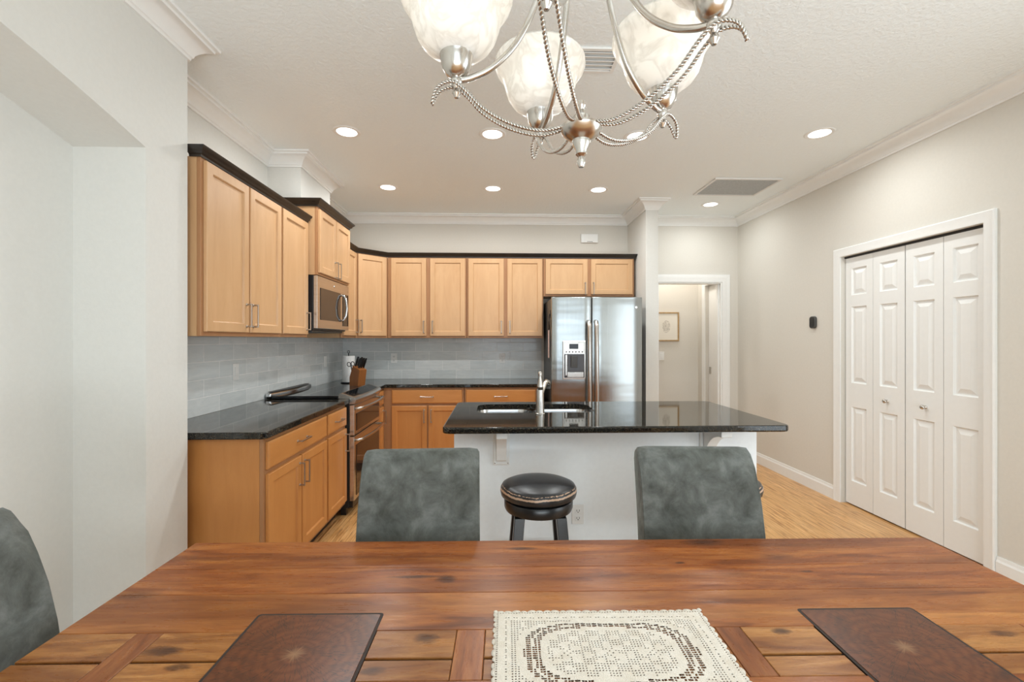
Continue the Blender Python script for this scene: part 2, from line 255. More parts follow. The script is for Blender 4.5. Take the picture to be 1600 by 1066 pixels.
# ---------------------------------------------------------------- object helpers
ORI = {}
def tag(o, label=None, cat=None, group=None, kind=None):
    if label: o['label'] = label
    if cat: o['category'] = cat
    if group: o['group'] = group
    if kind: o['kind'] = kind
    return o
def thing(name, label, cat, loc=(0,0,0), rz=0, group=None):
    o = bpy.data.objects.new(name, None); S.collection.objects.link(o)
    o.location = loc; o.rotation_euler = (0, 0, rz); o.empty_display_size = 0.1
    ORI[o.name] = Vector(loc)
    return tag(o, label, cat, group)
class MB:
    def __init__(s): s.bm = bmesh.new(); s.mi = 0
    def face(s, vs):
        try: f = s.bm.faces.new(vs); f.material_index = s.mi; return f
        except ValueError: return None
    def box(s, x0, x1, y0, y1, z0, z1):
        p = [s.bm.verts.new(c) for c in ((x0,y0,z0),(x1,y0,z0),(x1,y1,z0),(x0,y1,z0),(x0,y0,z1),(x1,y0,z1),(x1,y1,z1),(x0,y1,z1))]
        for q in ((0,3,2,1),(4,5,6,7),(0,1,5,4),(1,2,6,5),(2,3,7,6),(3,0,4,7)): s.face([p[i] for i in q])
        return s
    def prism(s, pts, axis, a, b):
        """closed polygon pts (2D) extruded along axis from a to b"""
        def P(u, v, w): return {'x': (w,u,v), 'y': (u,w,v), 'z': (u,v,w)}[axis]
        A = [s.bm.verts.new(P(u,v,a)) for u, v in pts]; B = [s.bm.verts.new(P(u,v,b)) for u, v in pts]
        n = len(pts); s.face(A[::-1]); s.face(B)
        for i in range(n): s.face([A[i], A[(i+1)%n], B[(i+1)%n], B[i]])
        return s
    def rloops(s, x0, x1, z0, z1, yf, loops, fill=True):
        """rectangular loops in xz facing -y: (inset, depth)"""
        prev = None
        for ins, d in loops:
            r = [s.bm.verts.new(c) for c in ((x0+ins,yf+d,z0+ins),(x1-ins,yf+d,z0+ins),(x1-ins,yf+d,z1-ins),(x0+ins,yf+d,z1-ins))]
            if prev:
                for i in range(4): s.face([prev[i], prev[(i+1)%4], r[(i+1)%4], r[i]])
            prev = r
        if fill: s.face(prev)
        return s
    def tube(s, pts, r, seg=8, closed=False, caps=True):
        pts = [Vector(p) for p in pts]; n = len(pts); rings = []
        rr = r if isinstance(r, (list, tuple)) else [r]*n
        up = None
        for i in range(n):
            if closed: t = pts[(i+1)%n]-pts[(i-1)%n]
            else: t = pts[min(i+1,n-1)]-pts[max(i-1,0)]
            t.normalize()
            if up is None:
                up = Vector((0,0,1)) if abs(t.z) < 0.9 else Vector((1,0,0))
            a = (up - t*up.dot(t))
            if a.length < 1e-6: a = t.orthogonal()
            a.normalize(); up = a; bb = t.cross(a)
            rings.append([s.bm.verts.new(pts[i]+(a*math.cos(2*PI*k/seg)+bb*math.sin(2*PI*k/seg))*rr[i]) for k in range(seg)])
        for i in range(n if closed else n-1):
            A = rings[i]; B = rings[(i+1)%n]
            for k in range(seg): s.face([A[k], A[(k+1)%seg], B[(k+1)%seg], B[k]])
        if caps and not closed: s.face(rings[0][::-1]); s.face(rings[-1])
        return s
    def lathe(s, prof, c=(0,0,0), seg=32, axis='z', closed=False):
        c = Vector(c); rings = []
        for r, z in prof:
            if r < 1e-5:
                p = {'z': (0,0,z), 'y': (0,z,0), 'x': (z,0,0)}[axis]; rings.append([s.bm.verts.new(c+Vector(p))]); continue
            ring = []
            for k in range(seg):
                a = 2*PI*k/seg; u, w = r*math.cos(a), r*math.sin(a)
                p = {'z': (u,w,z), 'y': (w,z,u), 'x': (z,u,w)}[axis]; ring.append(s.bm.verts.new(c+Vector(p)))
            rings.append(ring)
        pairs = list(zip(rings[:-1], rings[1:]))
        if closed: pairs.append((rings[-1], rings[0]))
        for A, B in pairs:
            for k in range(seg):
                k2 = (k+1) % seg
                if len(A) == 1 and len(B) == 1: break
                if len(A) == 1: s.face([A[0], B[k], B[k2]])
                elif len(B) == 1: s.face([A[k], A[k2], B[0]])
                else: s.face([A[k], A[k2], B[k2], B[k]])
        return s
    def sweep(s, path, prof, closed=False):
        """path of xy; prof (out, z) with out to the right of travel; mitred"""
        n = len(path); P = [Vector(p) for p in path]; rings = []
        for i in range(n):
            d0 = (P[i]-P[i-1]).normalized() if i > 0 or closed else (P[1]-P[0]).normalized()
            d1 = (P[(i+1)%n]-P[i]).normalized() if i < n-1 or closed else d0
            n0 = Vector((d0.y, -d0.x)); n1 = Vector((d1.y, -d1.x)); mm = (n0+n1); mm = mm/ (mm.dot(n0)) if mm.length > 1e-6 else n0
            rings.append([s.bm.verts.new((P[i].x+mm.x*u, P[i].y+mm.y*u, z)) for u, z in prof])
        k = len(prof)
        for i in range(n if closed else n-1):
            A, B = rings[i], rings[(i+1)%n]
            for j in range(k): s.face([A[j], B[j], B[(j+1)%k], A[(j+1)%k]])
        if not closed: s.face(rings[0]); s.face(rings[-1][::-1])
        return s
    def build(s, name, mats, parent=None, local=False, bevel=0, smooth=False, seg=2):
        bmesh.ops.recalc_face_normals(s.bm, faces=s.bm.faces)
        me = bpy.data.meshes.new(name)
        if parent is not None and not local:
            bmesh.ops.translate(s.bm, vec=-ORI[parent.name], verts=s.bm.verts)
        s.bm.to_mesh(me); s.bm.free()
        for m_ in (mats if isinstance(mats, list) else [mats]): me.materials.append(m_)
        o = bpy.data.objects.new(name, me); S.collection.objects.link(o)
        if parent is not None: o.parent = parent; ORI[o.name] = ORI[parent.name]
        if smooth:
            me.polygons.foreach_set('use_smooth', [True]*len(me.polygons))
            if smooth != 'all': me.set_sharp_from_angle(angle=math.radians(40))
        if bevel:
            mo = o.modifiers.new('bevel', 'BEVEL'); mo.width = bevel; mo.segments = seg; mo.limit_method = 'ANGLE'; mo.angle_limit = math.radians(35)
            if seg > 1:
                me.polygons.foreach_set('use_smooth', [True]*len(me.polygons))
                mo.harden_normals = True
        return o
def copy_tree(o, parent=None):
    c = o.copy(); S.collection.objects.link(c)
    if parent is not None: c.parent = parent
    for ch in list(o.children): copy_tree(ch, c)
    return c
def struct(name, mb, m_, **k): return tag(mb.build(name, m_, **k), kind='structure')

CEIL = 2.845
LX, KX, RX, BY, FY = -1.506, -1.81, 2.913, 5.40, -2.60
# ---------------------------------------------------------------- room shell
struct('floor', MB().box(-2.1, 3.9, FY-0.15, 7.2, -0.1, 0), M['floor'])
struct('ceiling', MB().box(-2.1, 3.9, FY-0.15, 7.2, CEIL, CEIL+0.1), M['ceiling'])
# left wall: dining wall with arched niche, then the kitchen wall and duct chase
NY1, NY0 = 2.007, -1.667
mb = MB()
def arch(y): return 2.469 - 0.079*(y-0.17)**2
ys = [NY0 + (NY1-NY0)*i/24 for i in range(25)]
mb.box(KX, LX, NY1, 2.27, 0, CEIL); mb.box(KX, LX, FY, NY0, 0, CEIL)
mb.prism([(y, arch(y)) for y in ys] + [(NY1, CEIL), (NY0, CEIL)], 'x', KX, LX)
struct('wall_left', mb, M['wall_daylit'])
mb = MB(); mb.box(-2.0, KX, FY, BY+0.12, 0, CEIL)
struct('wall_kitchen_left', mb, M['wall_daylit'])
mb = MB(); mb.box(KX, -1.55, 3.66, 4.29, 2.40, CEIL)
struct('wall_duct_chase', mb, M['wall_daylit'])
# back wall with hall doorway
DX0, DX1, DZ = 1.93, 2.716, 2.068
mb = MB(); mb.box(-2.0, DX0, BY, BY+0.12, 0, CEIL); mb.box(DX1, RX, BY, BY+0.12, 0, CEIL); mb.box(DX0, DX1, BY, BY+0.12, DZ, CEIL)
struct('wall_back', mb, M['wall'])
mb = MB(); mb.box(1.57, 1.70, 4.74, BY, 0, CEIL)
struct('wall_wing', mb, M['wall_daylit'])
# right wall with closet opening and a window beside the camera
CY0, CY1, CZ = 2.62, 3.755, 2.075
WY0, WY1, WZ0, WZ1 = -0.45, 1.55, 0.22, 2.22
mb = MB(); t = 0.14
for (a, b_, z0, z1) in ((FY, WY0, 0, CEIL), (WY0, WY1, 0, WZ0), (WY0, WY1, WZ1, CEIL), (WY1, CY0, 0, CEIL), (CY0, CY1, CZ, CEIL), (CY1, BY+0.12, 0, CEIL)):
    mb.box(RX, RX+t, a, b_, z0, z1)
struct('wall_right', mb, M['wall'])
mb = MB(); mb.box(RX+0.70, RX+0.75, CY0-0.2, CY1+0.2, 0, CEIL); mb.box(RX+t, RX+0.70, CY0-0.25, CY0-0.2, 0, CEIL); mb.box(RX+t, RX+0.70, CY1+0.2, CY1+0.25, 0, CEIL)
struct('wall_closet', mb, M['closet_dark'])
# wall behind the camera with sliding glass door
GX0, GX1, GZ = -0.9, 2.3, 2.35
mb = MB(); mb.box(-2.0, GX0, FY-0.12, FY, 0, CEIL); mb.box(GX1, RX+t, FY-0.12, FY, 0, CEIL); mb.box(GX0, GX1, FY-0.12, FY, GZ, CEIL)
struct('wall_front', mb, M['wall'])
def frame_window(name, rects, pane, parent_mat):
    r = bpy.data.objects.new(name, None); S.collection.objects.link(r); ORI[r.name] = Vector((0,0,0)); r['kind'] = 'structure'
    f = MB()
    for q in rects: f.box(*q)
    f.build('window_frame', parent_mat, r); MB().box(*pane).build('pane', M['glass'], r)
frame_window('window_1', [(GX0,GX0+.06,FY-.1,FY-.04,0,GZ),(GX1-.06,GX1,FY-.1,FY-.04,0,GZ),(GX0+.06,GX1-.06,FY-.1,FY-.04,GZ-.06,GZ),(GX0+.06,GX1-.06,FY-.1,FY-.04,0,.08),(.66,.74,FY-.1,FY-.04,.08,GZ-.06)],
             (GX0+.03, GX1-.03, FY-.075, FY-.070, .05, GZ-.03), M['white'])
frame_window('window_2', [(RX+.05,RX+.1,WY0,WY0+.05,WZ0,WZ1),(RX+.05,RX+.1,WY1-.05,WY1,WZ0,WZ1),(RX+.05,RX+.1,WY0+.05,WY1-.05,WZ1-.05,WZ1),(RX+.05,RX+.1,WY0+.05,WY1-.05,WZ0,WZ0+.05)],
             (RX+.07, RX+.075, WY0+.03, WY1-.03, WZ0+.03, WZ1-.03), M['white'])
# hall behind the doorway
HB = 6.15; HR = 2.76
mb = MB(); mb.box(1.0, HR+0.15, HB, HB+0.1, 0, CEIL); struct('wall_hall_back', mb, M['wall'])
mb = MB(); mb.box(0.95, 1.0, BY+0.12, HB+0.1, 0, CEIL); struct('wall_hall_left', mb, M['wall'])
mb = MB(); HD0, HD1, HDZ = 5.60, 5.93, 2.09
mb.box(HR, HR+0.12, BY+0.12, HD0-0.06, 0, CEIL); mb.box(HR, HR+0.12, HD1, HB, 0, CEIL); mb.box(HR, HR+0.12, HD0-0.06, HD1, HDZ, CEIL)
struct('wall_hall_right', mb, M['wall'])
# crown moulding, one mitred run
cp = [(0,-.104),(.010,-.104),(.012,-.092),(.018,-.088),(.022,-.074),(.034,-.058),(.052,-.040),(.070,-.030),(.082,-.026),(.084,-.014),(.100,-.012),(.102,0),(0,0)]
path = [(LX,FY),(LX,2.27),(KX,2.27),(KX,3.66),(-1.55,3.66),(-1.55,4.29),(KX,4.29),(KX,BY),(1.57,BY),(1.57,4.74),(1.70,4.74),(1.70,BY),(RX,BY),(RX,FY)]
struct('trim_1', MB().sweep(path, [(u, CEIL+z) for u, z in cp]), M['white'], smooth=True)
# baseboards
bp = [(0,0),(.014,0),(.014,.088),(.009,.1),(.006,.118),(0,.118)]
struct('baseboard_right', MB().sweep([(RX,BY),(RX,3.81)], bp), M['white'])
struct('baseboard_right_front', MB().sweep([(RX,2.55),(RX,FY)], bp), M['white'])
struct('baseboard_back', MB().sweep([(1.70,4.74),(1.70,BY),(DX0-.08,BY)], bp), M['white'])
struct('baseboard_left', MB().sweep([(LX,FY),(LX,NY0),(KX,NY0),(KX,NY1),(LX,NY1),(LX,2.27)], bp), M['white'])
struct('baseboard_hall', MB().sweep([(1.0,HB),(HR,HB)], bp), M['white'])
# casings: profile swept round an opening (vertical plane)
def casing(name, plane, a0, a1, zt, w=0.068, sgn=-1, face=0.0):
    """plane 'x': opening along y at x=face; 'y': opening along x at y=face; sgn: side the casing stands proud on"""
    prof = [(0,0),(0,.010),(.010,.014),(.030,.013),(.048,.018),(.060,.021),(w,.016),(w,0)]
    mb = MB(); rings = []
    for (a, z, da, dz) in ((a0,0,-1,0),(a0,zt,-1,1),(a1,zt,1,1),(a1,0,1,0)):
        ring = []
        for u, d in prof:
            A = a+da*u; Z = z+dz*u; D = face+sgn*d
            ring.append(mb.bm.verts.new((D, A, Z) if plane == 'x' else (A, D, Z)))
        rings.append(ring)
    k = len(prof)
    for A, B in zip(rings[:-1], rings[1:]):
        for j in range(k): mb.face([A[j], B[j], B[(j+1)%k], A[(j+1)%k]])
    mb.face(rings[0]); mb.face(rings[-1])
    return struct(name, mb, M['white'], smooth=True)
casing('trim_2', 'x', CY0, CY1, CZ, face=RX)
casing('trim_3', 'y', DX0, DX1, DZ, face=BY, w=0.09)
casing('trim_4', 'x', HD0-0.06, HD1, HDZ, face=HR, w=0.06)
mb = MB(); mb.box(DX0, DX0+.015, BY, BY+.12, 0, DZ); mb.box(DX1-.015, DX1, BY, BY+.12, 0, DZ); mb.box(DX0+.015, DX1-.015, BY, BY+.12, DZ-.015, DZ)
mb.box(DX1-.027, DX1-.015, BY+.045, BY+.075, 0, DZ-.015)
j = struct('trim_5', mb, M['white'])
# bifold closet doors, two pairs; each leaf with three raised panels
def bifold(name, ya, yb, knob_y):
    root = bpy.data.objects.new(name, None); S.collection.objects.link(root); root['kind'] = 'structure'
    # local frame: x along +Y, front facing -x world  => rotate -90: local (x,y)->(y,-x)... front -y -> -x
    root.location = (RX+0.035, yb, 0); root.rotation_euler = (0, 0, -PI/2); ORI[root.name] = Vector((0,0,0))
    w = (yb-ya)/2
    for k in range(2):
        x0 = k*w+0.002; x1 = (k+1)*w-0.002; mb = MB(); z0, z1 = 0.012, CZ-0.018
        pw = 0.155; px0 = (x0+x1)/2-pw/2; px1 = px0+pw
        xs = [x0, px0, px1, x1]; zs = [z0, .205, .820, 1.018, 1.650, 1.745, 1.968, z1]
        for i in range(3):
            for q in range(7):
                if i == 1 and q in (1, 3, 5):
                    mb.rloops(xs[1], xs[2], zs[q], zs[q+1], 0, [(0,0),(.008,.013),(.016,.013),(.046,.002)])
                else: mb.rloops(xs[i], xs[i+1], zs[q], zs[q+1], 0, [(0,0)])
        mb.rloops(x0, x1, z0, z1, 0.0, [(0,0),(0,.033)])
        bmesh.ops.remove_doubles(mb.bm, verts=mb.bm.verts, dist=1e-5)
        leaf = mb.build('door_leaf', M['door'], root, local=True)
    kx = yb-knob_y
    MB().lathe([(.011,0),(.012,-.003),(.006,-.006),(.006,-.014),(.014,-.019),(.016,-.026),(.013,-.033),(0,-.036)], (kx,0,.912), 20, 'y').build('door_knob', M['nickel'], root, local=True, smooth='all')
mid = (CY0+CY1)/2
bifold('door_1', mid+0.002, CY1-0.006, 3.335)
bifold('door_2', CY0+0.006, mid-0.002, 3.03)
struct('trim_6', MB().box(RX+.03, RX+.06, CY0, CY1, CZ-.016, CZ), M['black'])
# hall door (slab in the right-hand hall wall)
root = bpy.data.objects.new('door_3', None); S.collection.objects.link(root); root['kind'] = 'structure'; ORI[root.name] = Vector((0,0,0))
MB().box(HR+.045, HR+.08, HD0-.058, HD1-.002, .01, HDZ-.004).build('door_leaf', M['door'], root)
mb = MB(); mb.box(HR+.036, HR+.046, 5.86, 5.90, .93, 1.02); mb.build('door_latch', M['nickel'], root)

# ---------------------------------------------------------------- cabinets
def bar_pull(mb, x, z, L, vertical=True, y=0.0):
    """square-section pull standing off the front (front is -y)"""
    h = L/2; w = .0045
    # flat bar with softened square corners
    def bx(u0, u1, d0, d1):
        if vertical: mb.box(x-w, x+w, y+d0, y+d1, z+u0, z+u1)
        else: mb.box(x+u0, x+u1, y+d0, y+d1, z-w, z+w)
    bx(-h-w, h+w, -.032, -.025); bx(-h-w, -h+w, -.0251, -.002); bx(h-w, h+w, -.0251, -.002)
    for s_ in (-h, h):
        c = (x, y, z+s_) if vertical else (x+s_, y, z)
        mb.lathe([(0.008, 0), (0.008, -0.003), (0.005, -0.005)], c, 12, 'y')
DT = 0.019
def add_door(root, x0, x1, z0, z1, hside, hz, m_, L=0.128):
    mb = MB(); mb.rloops(x0, x1, z0, z1, -DT, [(0,DT-.001),(0,.003),(.003,0),(.050,0),(.054,.004),(.057,.010)])
    d = mb.build('door', m_, root, local=True)
    hb = MB(); hx = x1-.028 if hside == 'r' else x0+.028
    bar_pull(hb, hx, hz, L, True, -DT); hb.build('handle', M['pull'], d, local=True, bevel=.0014, seg=1)
    return d
def add_drawer(root, x0, x1, z0, z1, m_, L=0.128):
    mb = MB(); mb.rloops(x0, x1, z0, z1, -DT, [(0,DT-.001),(0,.006),(.004,.002),(.012,0)])
    d = mb.build('drawer_front', m_, root, local=True)
    hb = MB(); bar_pull(hb, (x0+x1)/2, (z0+z1)/2, L, False, -DT); hb.build('handle', M['pull'], d, local=True, bevel=.0014, seg=1)
def cabinet(name, label, loc, rz, w, d, h, doors=(), drawers=(), base=False, m_='maple', group=None, gap=.0015):
    """local frame: x 0..w, front at y=0 facing -y, body to y=d"""
    r = thing(name, label, 'cabinet', loc, rz, group)
    ORI[r.name] = Vector((0,0,0))
    z0 = 0.10 if base else 0
    mb = MB(); mb.box(gap, w-gap, .019, d, z0, h)
    mb.build('carcass', M[m_], r, local=True)
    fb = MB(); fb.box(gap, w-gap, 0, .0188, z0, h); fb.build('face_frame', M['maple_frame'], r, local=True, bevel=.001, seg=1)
    if base: MB().box(gap, w-gap, .075, d, 0, .0995).build('toe_kick', M['rubber'], r, local=True)
    for (a, b_, c, e, hs, hz) in doors: add_door(r, a, b_, c, e, hs, hz, M[m_])
    for (a, b_, c, e) in drawers: add_drawer(r, a, b_, c, e, M[m_+'_h'])
    return r
UZ = 1.395; UH = 0.893   # wall cabinet bottom and height
R90 = PI/2
hz = 0.122
# left wall run (front plane x=-1.47)
cabinet('wall_cabinet', 'two-door maple wall cabinet nearest the dining area on the left wall', (-1.47, 2.31, UZ), R90, .83, .337, UH,
        doors=[(.022,.412,.022,.880,'r',hz),(.428,.815,.022,.880,'l',hz)])
cabinet('wall_cabinet', 'single-door maple wall cabinet between the two-door one and the microwave', (-1.47, 3.142, UZ), R90, .443, .337, UH,
        doors=[(.010,.418,.022,.880,'r',hz)])
cabinet('wall_cabinet', 'short raised maple cabinet directly above the microwave', (-1.40, 3.60, 1.885), R90, .76, .407, .535,
        doors=[(.018,.372,.018,.515,'r',.085),(.386,.742,.018,.515,'l',.085)])
cabinet('wall_cabinet', 'narrow maple wall cabinet between microwave and diagonal corner cabinet', (-1.47, 4.362, UZ), R90, .428, .337, UH,
        doors=[(.020,.415,.022,.880,'r',hz)])
# diagonal corner cabinet
dr = thing('corner_wall_cabinet', 'diagonal corner maple wall cabinet above the knife block', 'cabinet', (-1.47, 4.792, UZ), PI/4)
ORI[dr.name] = Vector((0,0,0)); dw = 0.378
q = Matrix.Rotation(-PI/4, 2)
def tol(x, y): v_ = q @ Vector((x+1.47, y-4.792)); return (v_.x, v_.y)
MB().prism([(.0,.0195),(dw,.0195)] + [tol(*p) for p in ((-1.203,BY-.003),(KX+.003,BY-.003),(KX+.003,4.795))], 'z', 0, UH).build('carcass', M['maple'], dr, local=True)
MB().box(0, dw, 0, .019, 0, UH).build('face_frame', M['maple_frame'], dr, local=True)
add_door(dr, .022, dw-.022, .022, .880, 'l', hz, M['maple'])
# back wall run (front plane y=5.06)
UY = 5.06
cabinet('wall_cabinet', 'two-door maple wall cabinet on the back wall beside the diagonal corner cabinet', (-1.200, UY, UZ), 0, .868, .337, UH,
        doors=[(.040,.425,.022,.880,'r',hz),(.466,.852,.022,.880,'l',hz)])
cabinet('wall_cabinet', 'two-door maple wall cabinet on the back wall next to the refrigerator', (-.330, UY, UZ), 0, .850, .337, UH,
        doors=[(.018,.410,.022,.880,'r',hz),(.448,.836,.022,.880,'l',hz)])
cabinet('wall_cabinet', 'short two-door maple cabinet above the refrigerator', (.522, UY, 1.86), 0, 1.02, .337, .428,
        doors=[(.022,.492,.022,.415,'r',.085),(.530,1.0,.022,.415,'l',.085)])
# dark cabinet crowns
kp = [(0,0),(.006,0),(.008,.012),(.022,.022),(.026,.036),(.040,.046),(.044,.060),(0,.060)]
def ccrown(label, pth, z):
    o = MB().sweep(pth, [(u*.85, z+v_*.8) for u, v_ in kp]).build('cabinet_crown', M['espresso'], smooth=True)
    return tag(o, label, 'moulding')
zt = UZ+UH-.004
ccrown('dark espresso crown strip along the top of the left-hand wall cabinets', [(-1.52,2.3075),(-1.4675,2.3075),(-1.4675,3.5875)], zt)
mbc = MB().sweep([(KX+.004,3.5975),(-1.3975,3.5975),(-1.3975,4.3625),(KX+.004,4.3625)], [(u, 2.417+v_*.9) for u, v_ in kp])
tag(mbc.build('cabinet_crown', M['espresso'], smooth=True), 'dark espresso crown around the raised cabinet over the microwave', 'moulding')
ccrown('long dark espresso crown strip over the corner and back wall cabinets', [(-1.4675,4.41),(-1.4675,4.79),(-1.200,5.0575),(1.545,5.0575),(1.545,5.39)], zt)
# base cabinets
BH = 0.876
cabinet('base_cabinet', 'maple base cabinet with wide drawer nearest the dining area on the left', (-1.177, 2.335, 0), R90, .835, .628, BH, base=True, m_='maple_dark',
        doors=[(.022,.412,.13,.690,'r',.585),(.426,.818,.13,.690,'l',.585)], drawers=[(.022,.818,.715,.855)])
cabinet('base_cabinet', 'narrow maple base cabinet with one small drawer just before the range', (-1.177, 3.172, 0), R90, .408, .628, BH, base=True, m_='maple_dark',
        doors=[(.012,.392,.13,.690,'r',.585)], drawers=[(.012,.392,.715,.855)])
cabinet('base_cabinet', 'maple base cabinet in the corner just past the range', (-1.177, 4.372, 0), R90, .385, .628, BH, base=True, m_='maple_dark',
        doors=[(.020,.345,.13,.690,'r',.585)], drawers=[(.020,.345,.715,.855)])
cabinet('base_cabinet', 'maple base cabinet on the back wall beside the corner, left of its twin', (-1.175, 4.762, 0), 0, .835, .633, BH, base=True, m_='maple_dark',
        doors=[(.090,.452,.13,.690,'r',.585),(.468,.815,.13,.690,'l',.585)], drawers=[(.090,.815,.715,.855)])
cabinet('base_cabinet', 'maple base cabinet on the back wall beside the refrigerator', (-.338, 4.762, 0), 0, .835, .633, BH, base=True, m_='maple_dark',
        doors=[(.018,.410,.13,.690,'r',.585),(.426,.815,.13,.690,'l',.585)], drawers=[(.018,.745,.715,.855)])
# finished end panel stile on the first base cabinet
# countertops
CT0, CT1 = .878, .914
def slab(name, label, pts, bev=.010):
    o = MB().prism(pts, 'z', CT0, CT1).build(name, M['granite'], bevel=bev, seg=3); tag(o, label, 'countertop'); return o
slab('countertop', 'black granite countertop left of the range along the tiled wall', [(KX+.001,2.305),(-1.175,2.305),(-1.156,2.313),(-1.148,2.332),(-1.148,3.582),(KX+.001,3.582)], .006)
slab('countertop', 'L-shaped black granite countertop running from the corner to the refrigerator', [(KX+.001,4.378),(-1.148,4.378),(-1.148,4.735),(.505,4.735),(.505,BY-.001),(KX+.001,BY-.001)], .006)
# backsplash
tag(MB().box(KX+.0005, KX+.009, 2.30, BY-.012, CT1+.001, UZ-.001).build('tile_backsplash', M['tile_y']), 'grey glazed subway tile backsplash on the left wall behind the range', 'backsplash')
tag(MB().box(KX+.0095, .53, BY-.010, BY-.0005, CT1+.001, UZ-.001).build('tile_backsplash', M['tile_x']), 'grey glazed subway tile backsplash on the back wall', 'backsplash')

# ---------------------------------------------------------------- microwave
mw = thing('microwave', 'stainless over-the-range microwave with bowed handle, under the short cabinet', 'microwave', (-1.60, 3.98, 1.445))
MB().box(KX+.003, -1.432, 3.602, 4.358, 1.452, 1.882).build('body', M['black'], mw, bevel=.004, seg=2)
mb = MB(); mb.box(-1.430, -1.400, 3.603, 4.357, 1.465, 1.880); mb.build('door', M['steel2'], mw, bevel=.003)
MB().box(-1.3995, -1.3965, 3.665, 4.128, 1.535, 1.790).build('door_window', M['oven_glass'], mw, bevel=.001, seg=1)
MB().box(-1.3995, -1.3965, 4.190, 4.335, 1.500, 1.790).build('control_panel', M['glass_black'], mw, bevel=.001, seg=1)
mb = MB(); mb.tube([(-1.397,4.155,1.545),(-1.375,4.155,1.552),(-1.358,4.155,1.59),(-1.350,4.155,1.66),(-1.358,4.155,1.73),(-1.375,4.155,1.768),(-1.397,4.155,1.775)], .011, 10)
mb.build('handle', M['chrome'], mw, smooth='all')
MB().lathe([(0,.003),(.009,.003),(.010,0)], (-1.3995, 3.98, 1.835), 20, 'x').build('round_emblem', M['chrome'], mw)
mb = MB(); mb.box(-1.78, -1.45, 3.63, 4.33, 1.436, 1.4515); mb.build('vent_underside', M['charcoal'], mw, bevel=.003)

# ---------------------------------------------------------------- range
rg = thing('range', 'stainless double-oven slide-in range with black glass cooktop', 'range', (-1.45, 3.98, 0))
MB().box(KX+.012, -1.150, 3.590, 4.370, .06, .905).build('body', M['black'], rg, bevel=.003)
MB().box(KX+.065, -1.235, 3.586, 4.374, .917, .938).build('cooktop', M['glass_black'], rg, bevel=.004)
# rear trim: low bowed stainless vent with dark top
pts = [(KX+.012, 3.588)] + [(KX+.060+.030*math.sin(PI*i/14), 3.588+.784*i/14) for i in range(15)] + [(KX+.012, 4.372)]
mb = MB().prism(pts, 'z', .917, .962); mb.build('rear_trim', M['chrome'], rg, bevel=.018, seg=4)
pts = [(KX+.020, 3.63)] + [(KX+.052+.028*math.sin(PI*i/14), 3.63+.70*i/14) for i in range(15)] + [(KX+.020, 4.33)]
MB().prism(pts, 'z', .9625, .968).build('rear_vent', M['charcoal'], rg, bevel=.002)
# control panel: sloped, bowed front
mb = MB(); A = []; n = 14
for i in range(n+1):
    y = 3.590+.78*i/n; bow = .016*math.sin(PI*i/n)
    A.append([mb.bm.verts.new((x, y, z)) for x, z in ((-1.232,.917),(-1.232,.950),(-1.215,.958),(-1.105-(.0-bow),.922),(-1.098+bow,.905),(-1.110+bow,.872),(-1.148,.872),(-1.148,.908))])
for P_, Q_ in zip(A[:-1], A[1:]):
    for jx in range(8): mb.face([P_[jx], Q_[jx], Q_[(jx+1)%8], P_[(jx+1)%8]])
mb.face(A[0]); mb.face(A[-1][::-1]); mb.build('control_panel', M['steel2'], rg, smooth=True)
mb = MB(); A = []
for i in range(n+1):
    y = 3.625+.71*i/n; bow = .015*math.sin(PI*i/n)
    def zz(x): return .958+(x+1.215)*(-.036/(.110+bow))+.0012
    A.append([mb.bm.verts.new((-1.208, y, zz(-1.208))), mb.bm.verts.new((-1.125+bow, y, zz(-1.125+bow)))])
for P_, Q_ in zip(A[:-1], A[1:]): mb.face([P_[0], Q_[0], Q_[1], P_[1]])
dp = mb.build('touch_display', M['glass_black'], rg); so = dp.modifiers.new('s', 'SOLIDIFY'); so.thickness = .002
def oven_door(z0, z1):
    d = MB().box(-1.149, -1.112, 3.594, 4.366, z0, z1).build('oven_door', M['steel2'], rg, bevel=.004)
    MB().box(-1.1115, -1.1085, 3.645, 4.330, z0+.03, z1-.075).build('door_glass', M['oven_glass'], d, bevel=.001, seg=1)
    hb = MB(); zc = z1-.028
    hb.tube([(-1.112,3.615,zc-.006),(-1.085,3.617,zc-.002),(-1.066,3.64,zc)] + [(-1.066+.020*math.sin(PI*i/12), 3.64+.68*i/12, zc) for i in range(1, 12)] + [(-1.066,4.32,zc),(-1.085,4.343,zc-.002),(-1.112,4.345,zc-.006)], .0115, 10)
    hb.build('handle', M['steel2'], d, smooth='all')
oven_door(.625, .866); oven_door(.115, .618)
MB().box(-1.149, -1.125, 3.60, 4.36, .062, .110).build('kick_panel', M['black'], rg)
for x, y in ((-1.75,3.63),(-1.75,4.33),(-1.2,3.63),(-1.2,4.33)): MB().box(x-.02,x+.02,y-.02,y+.02,0,.0595).build('levelling_foot', M['black'], rg)

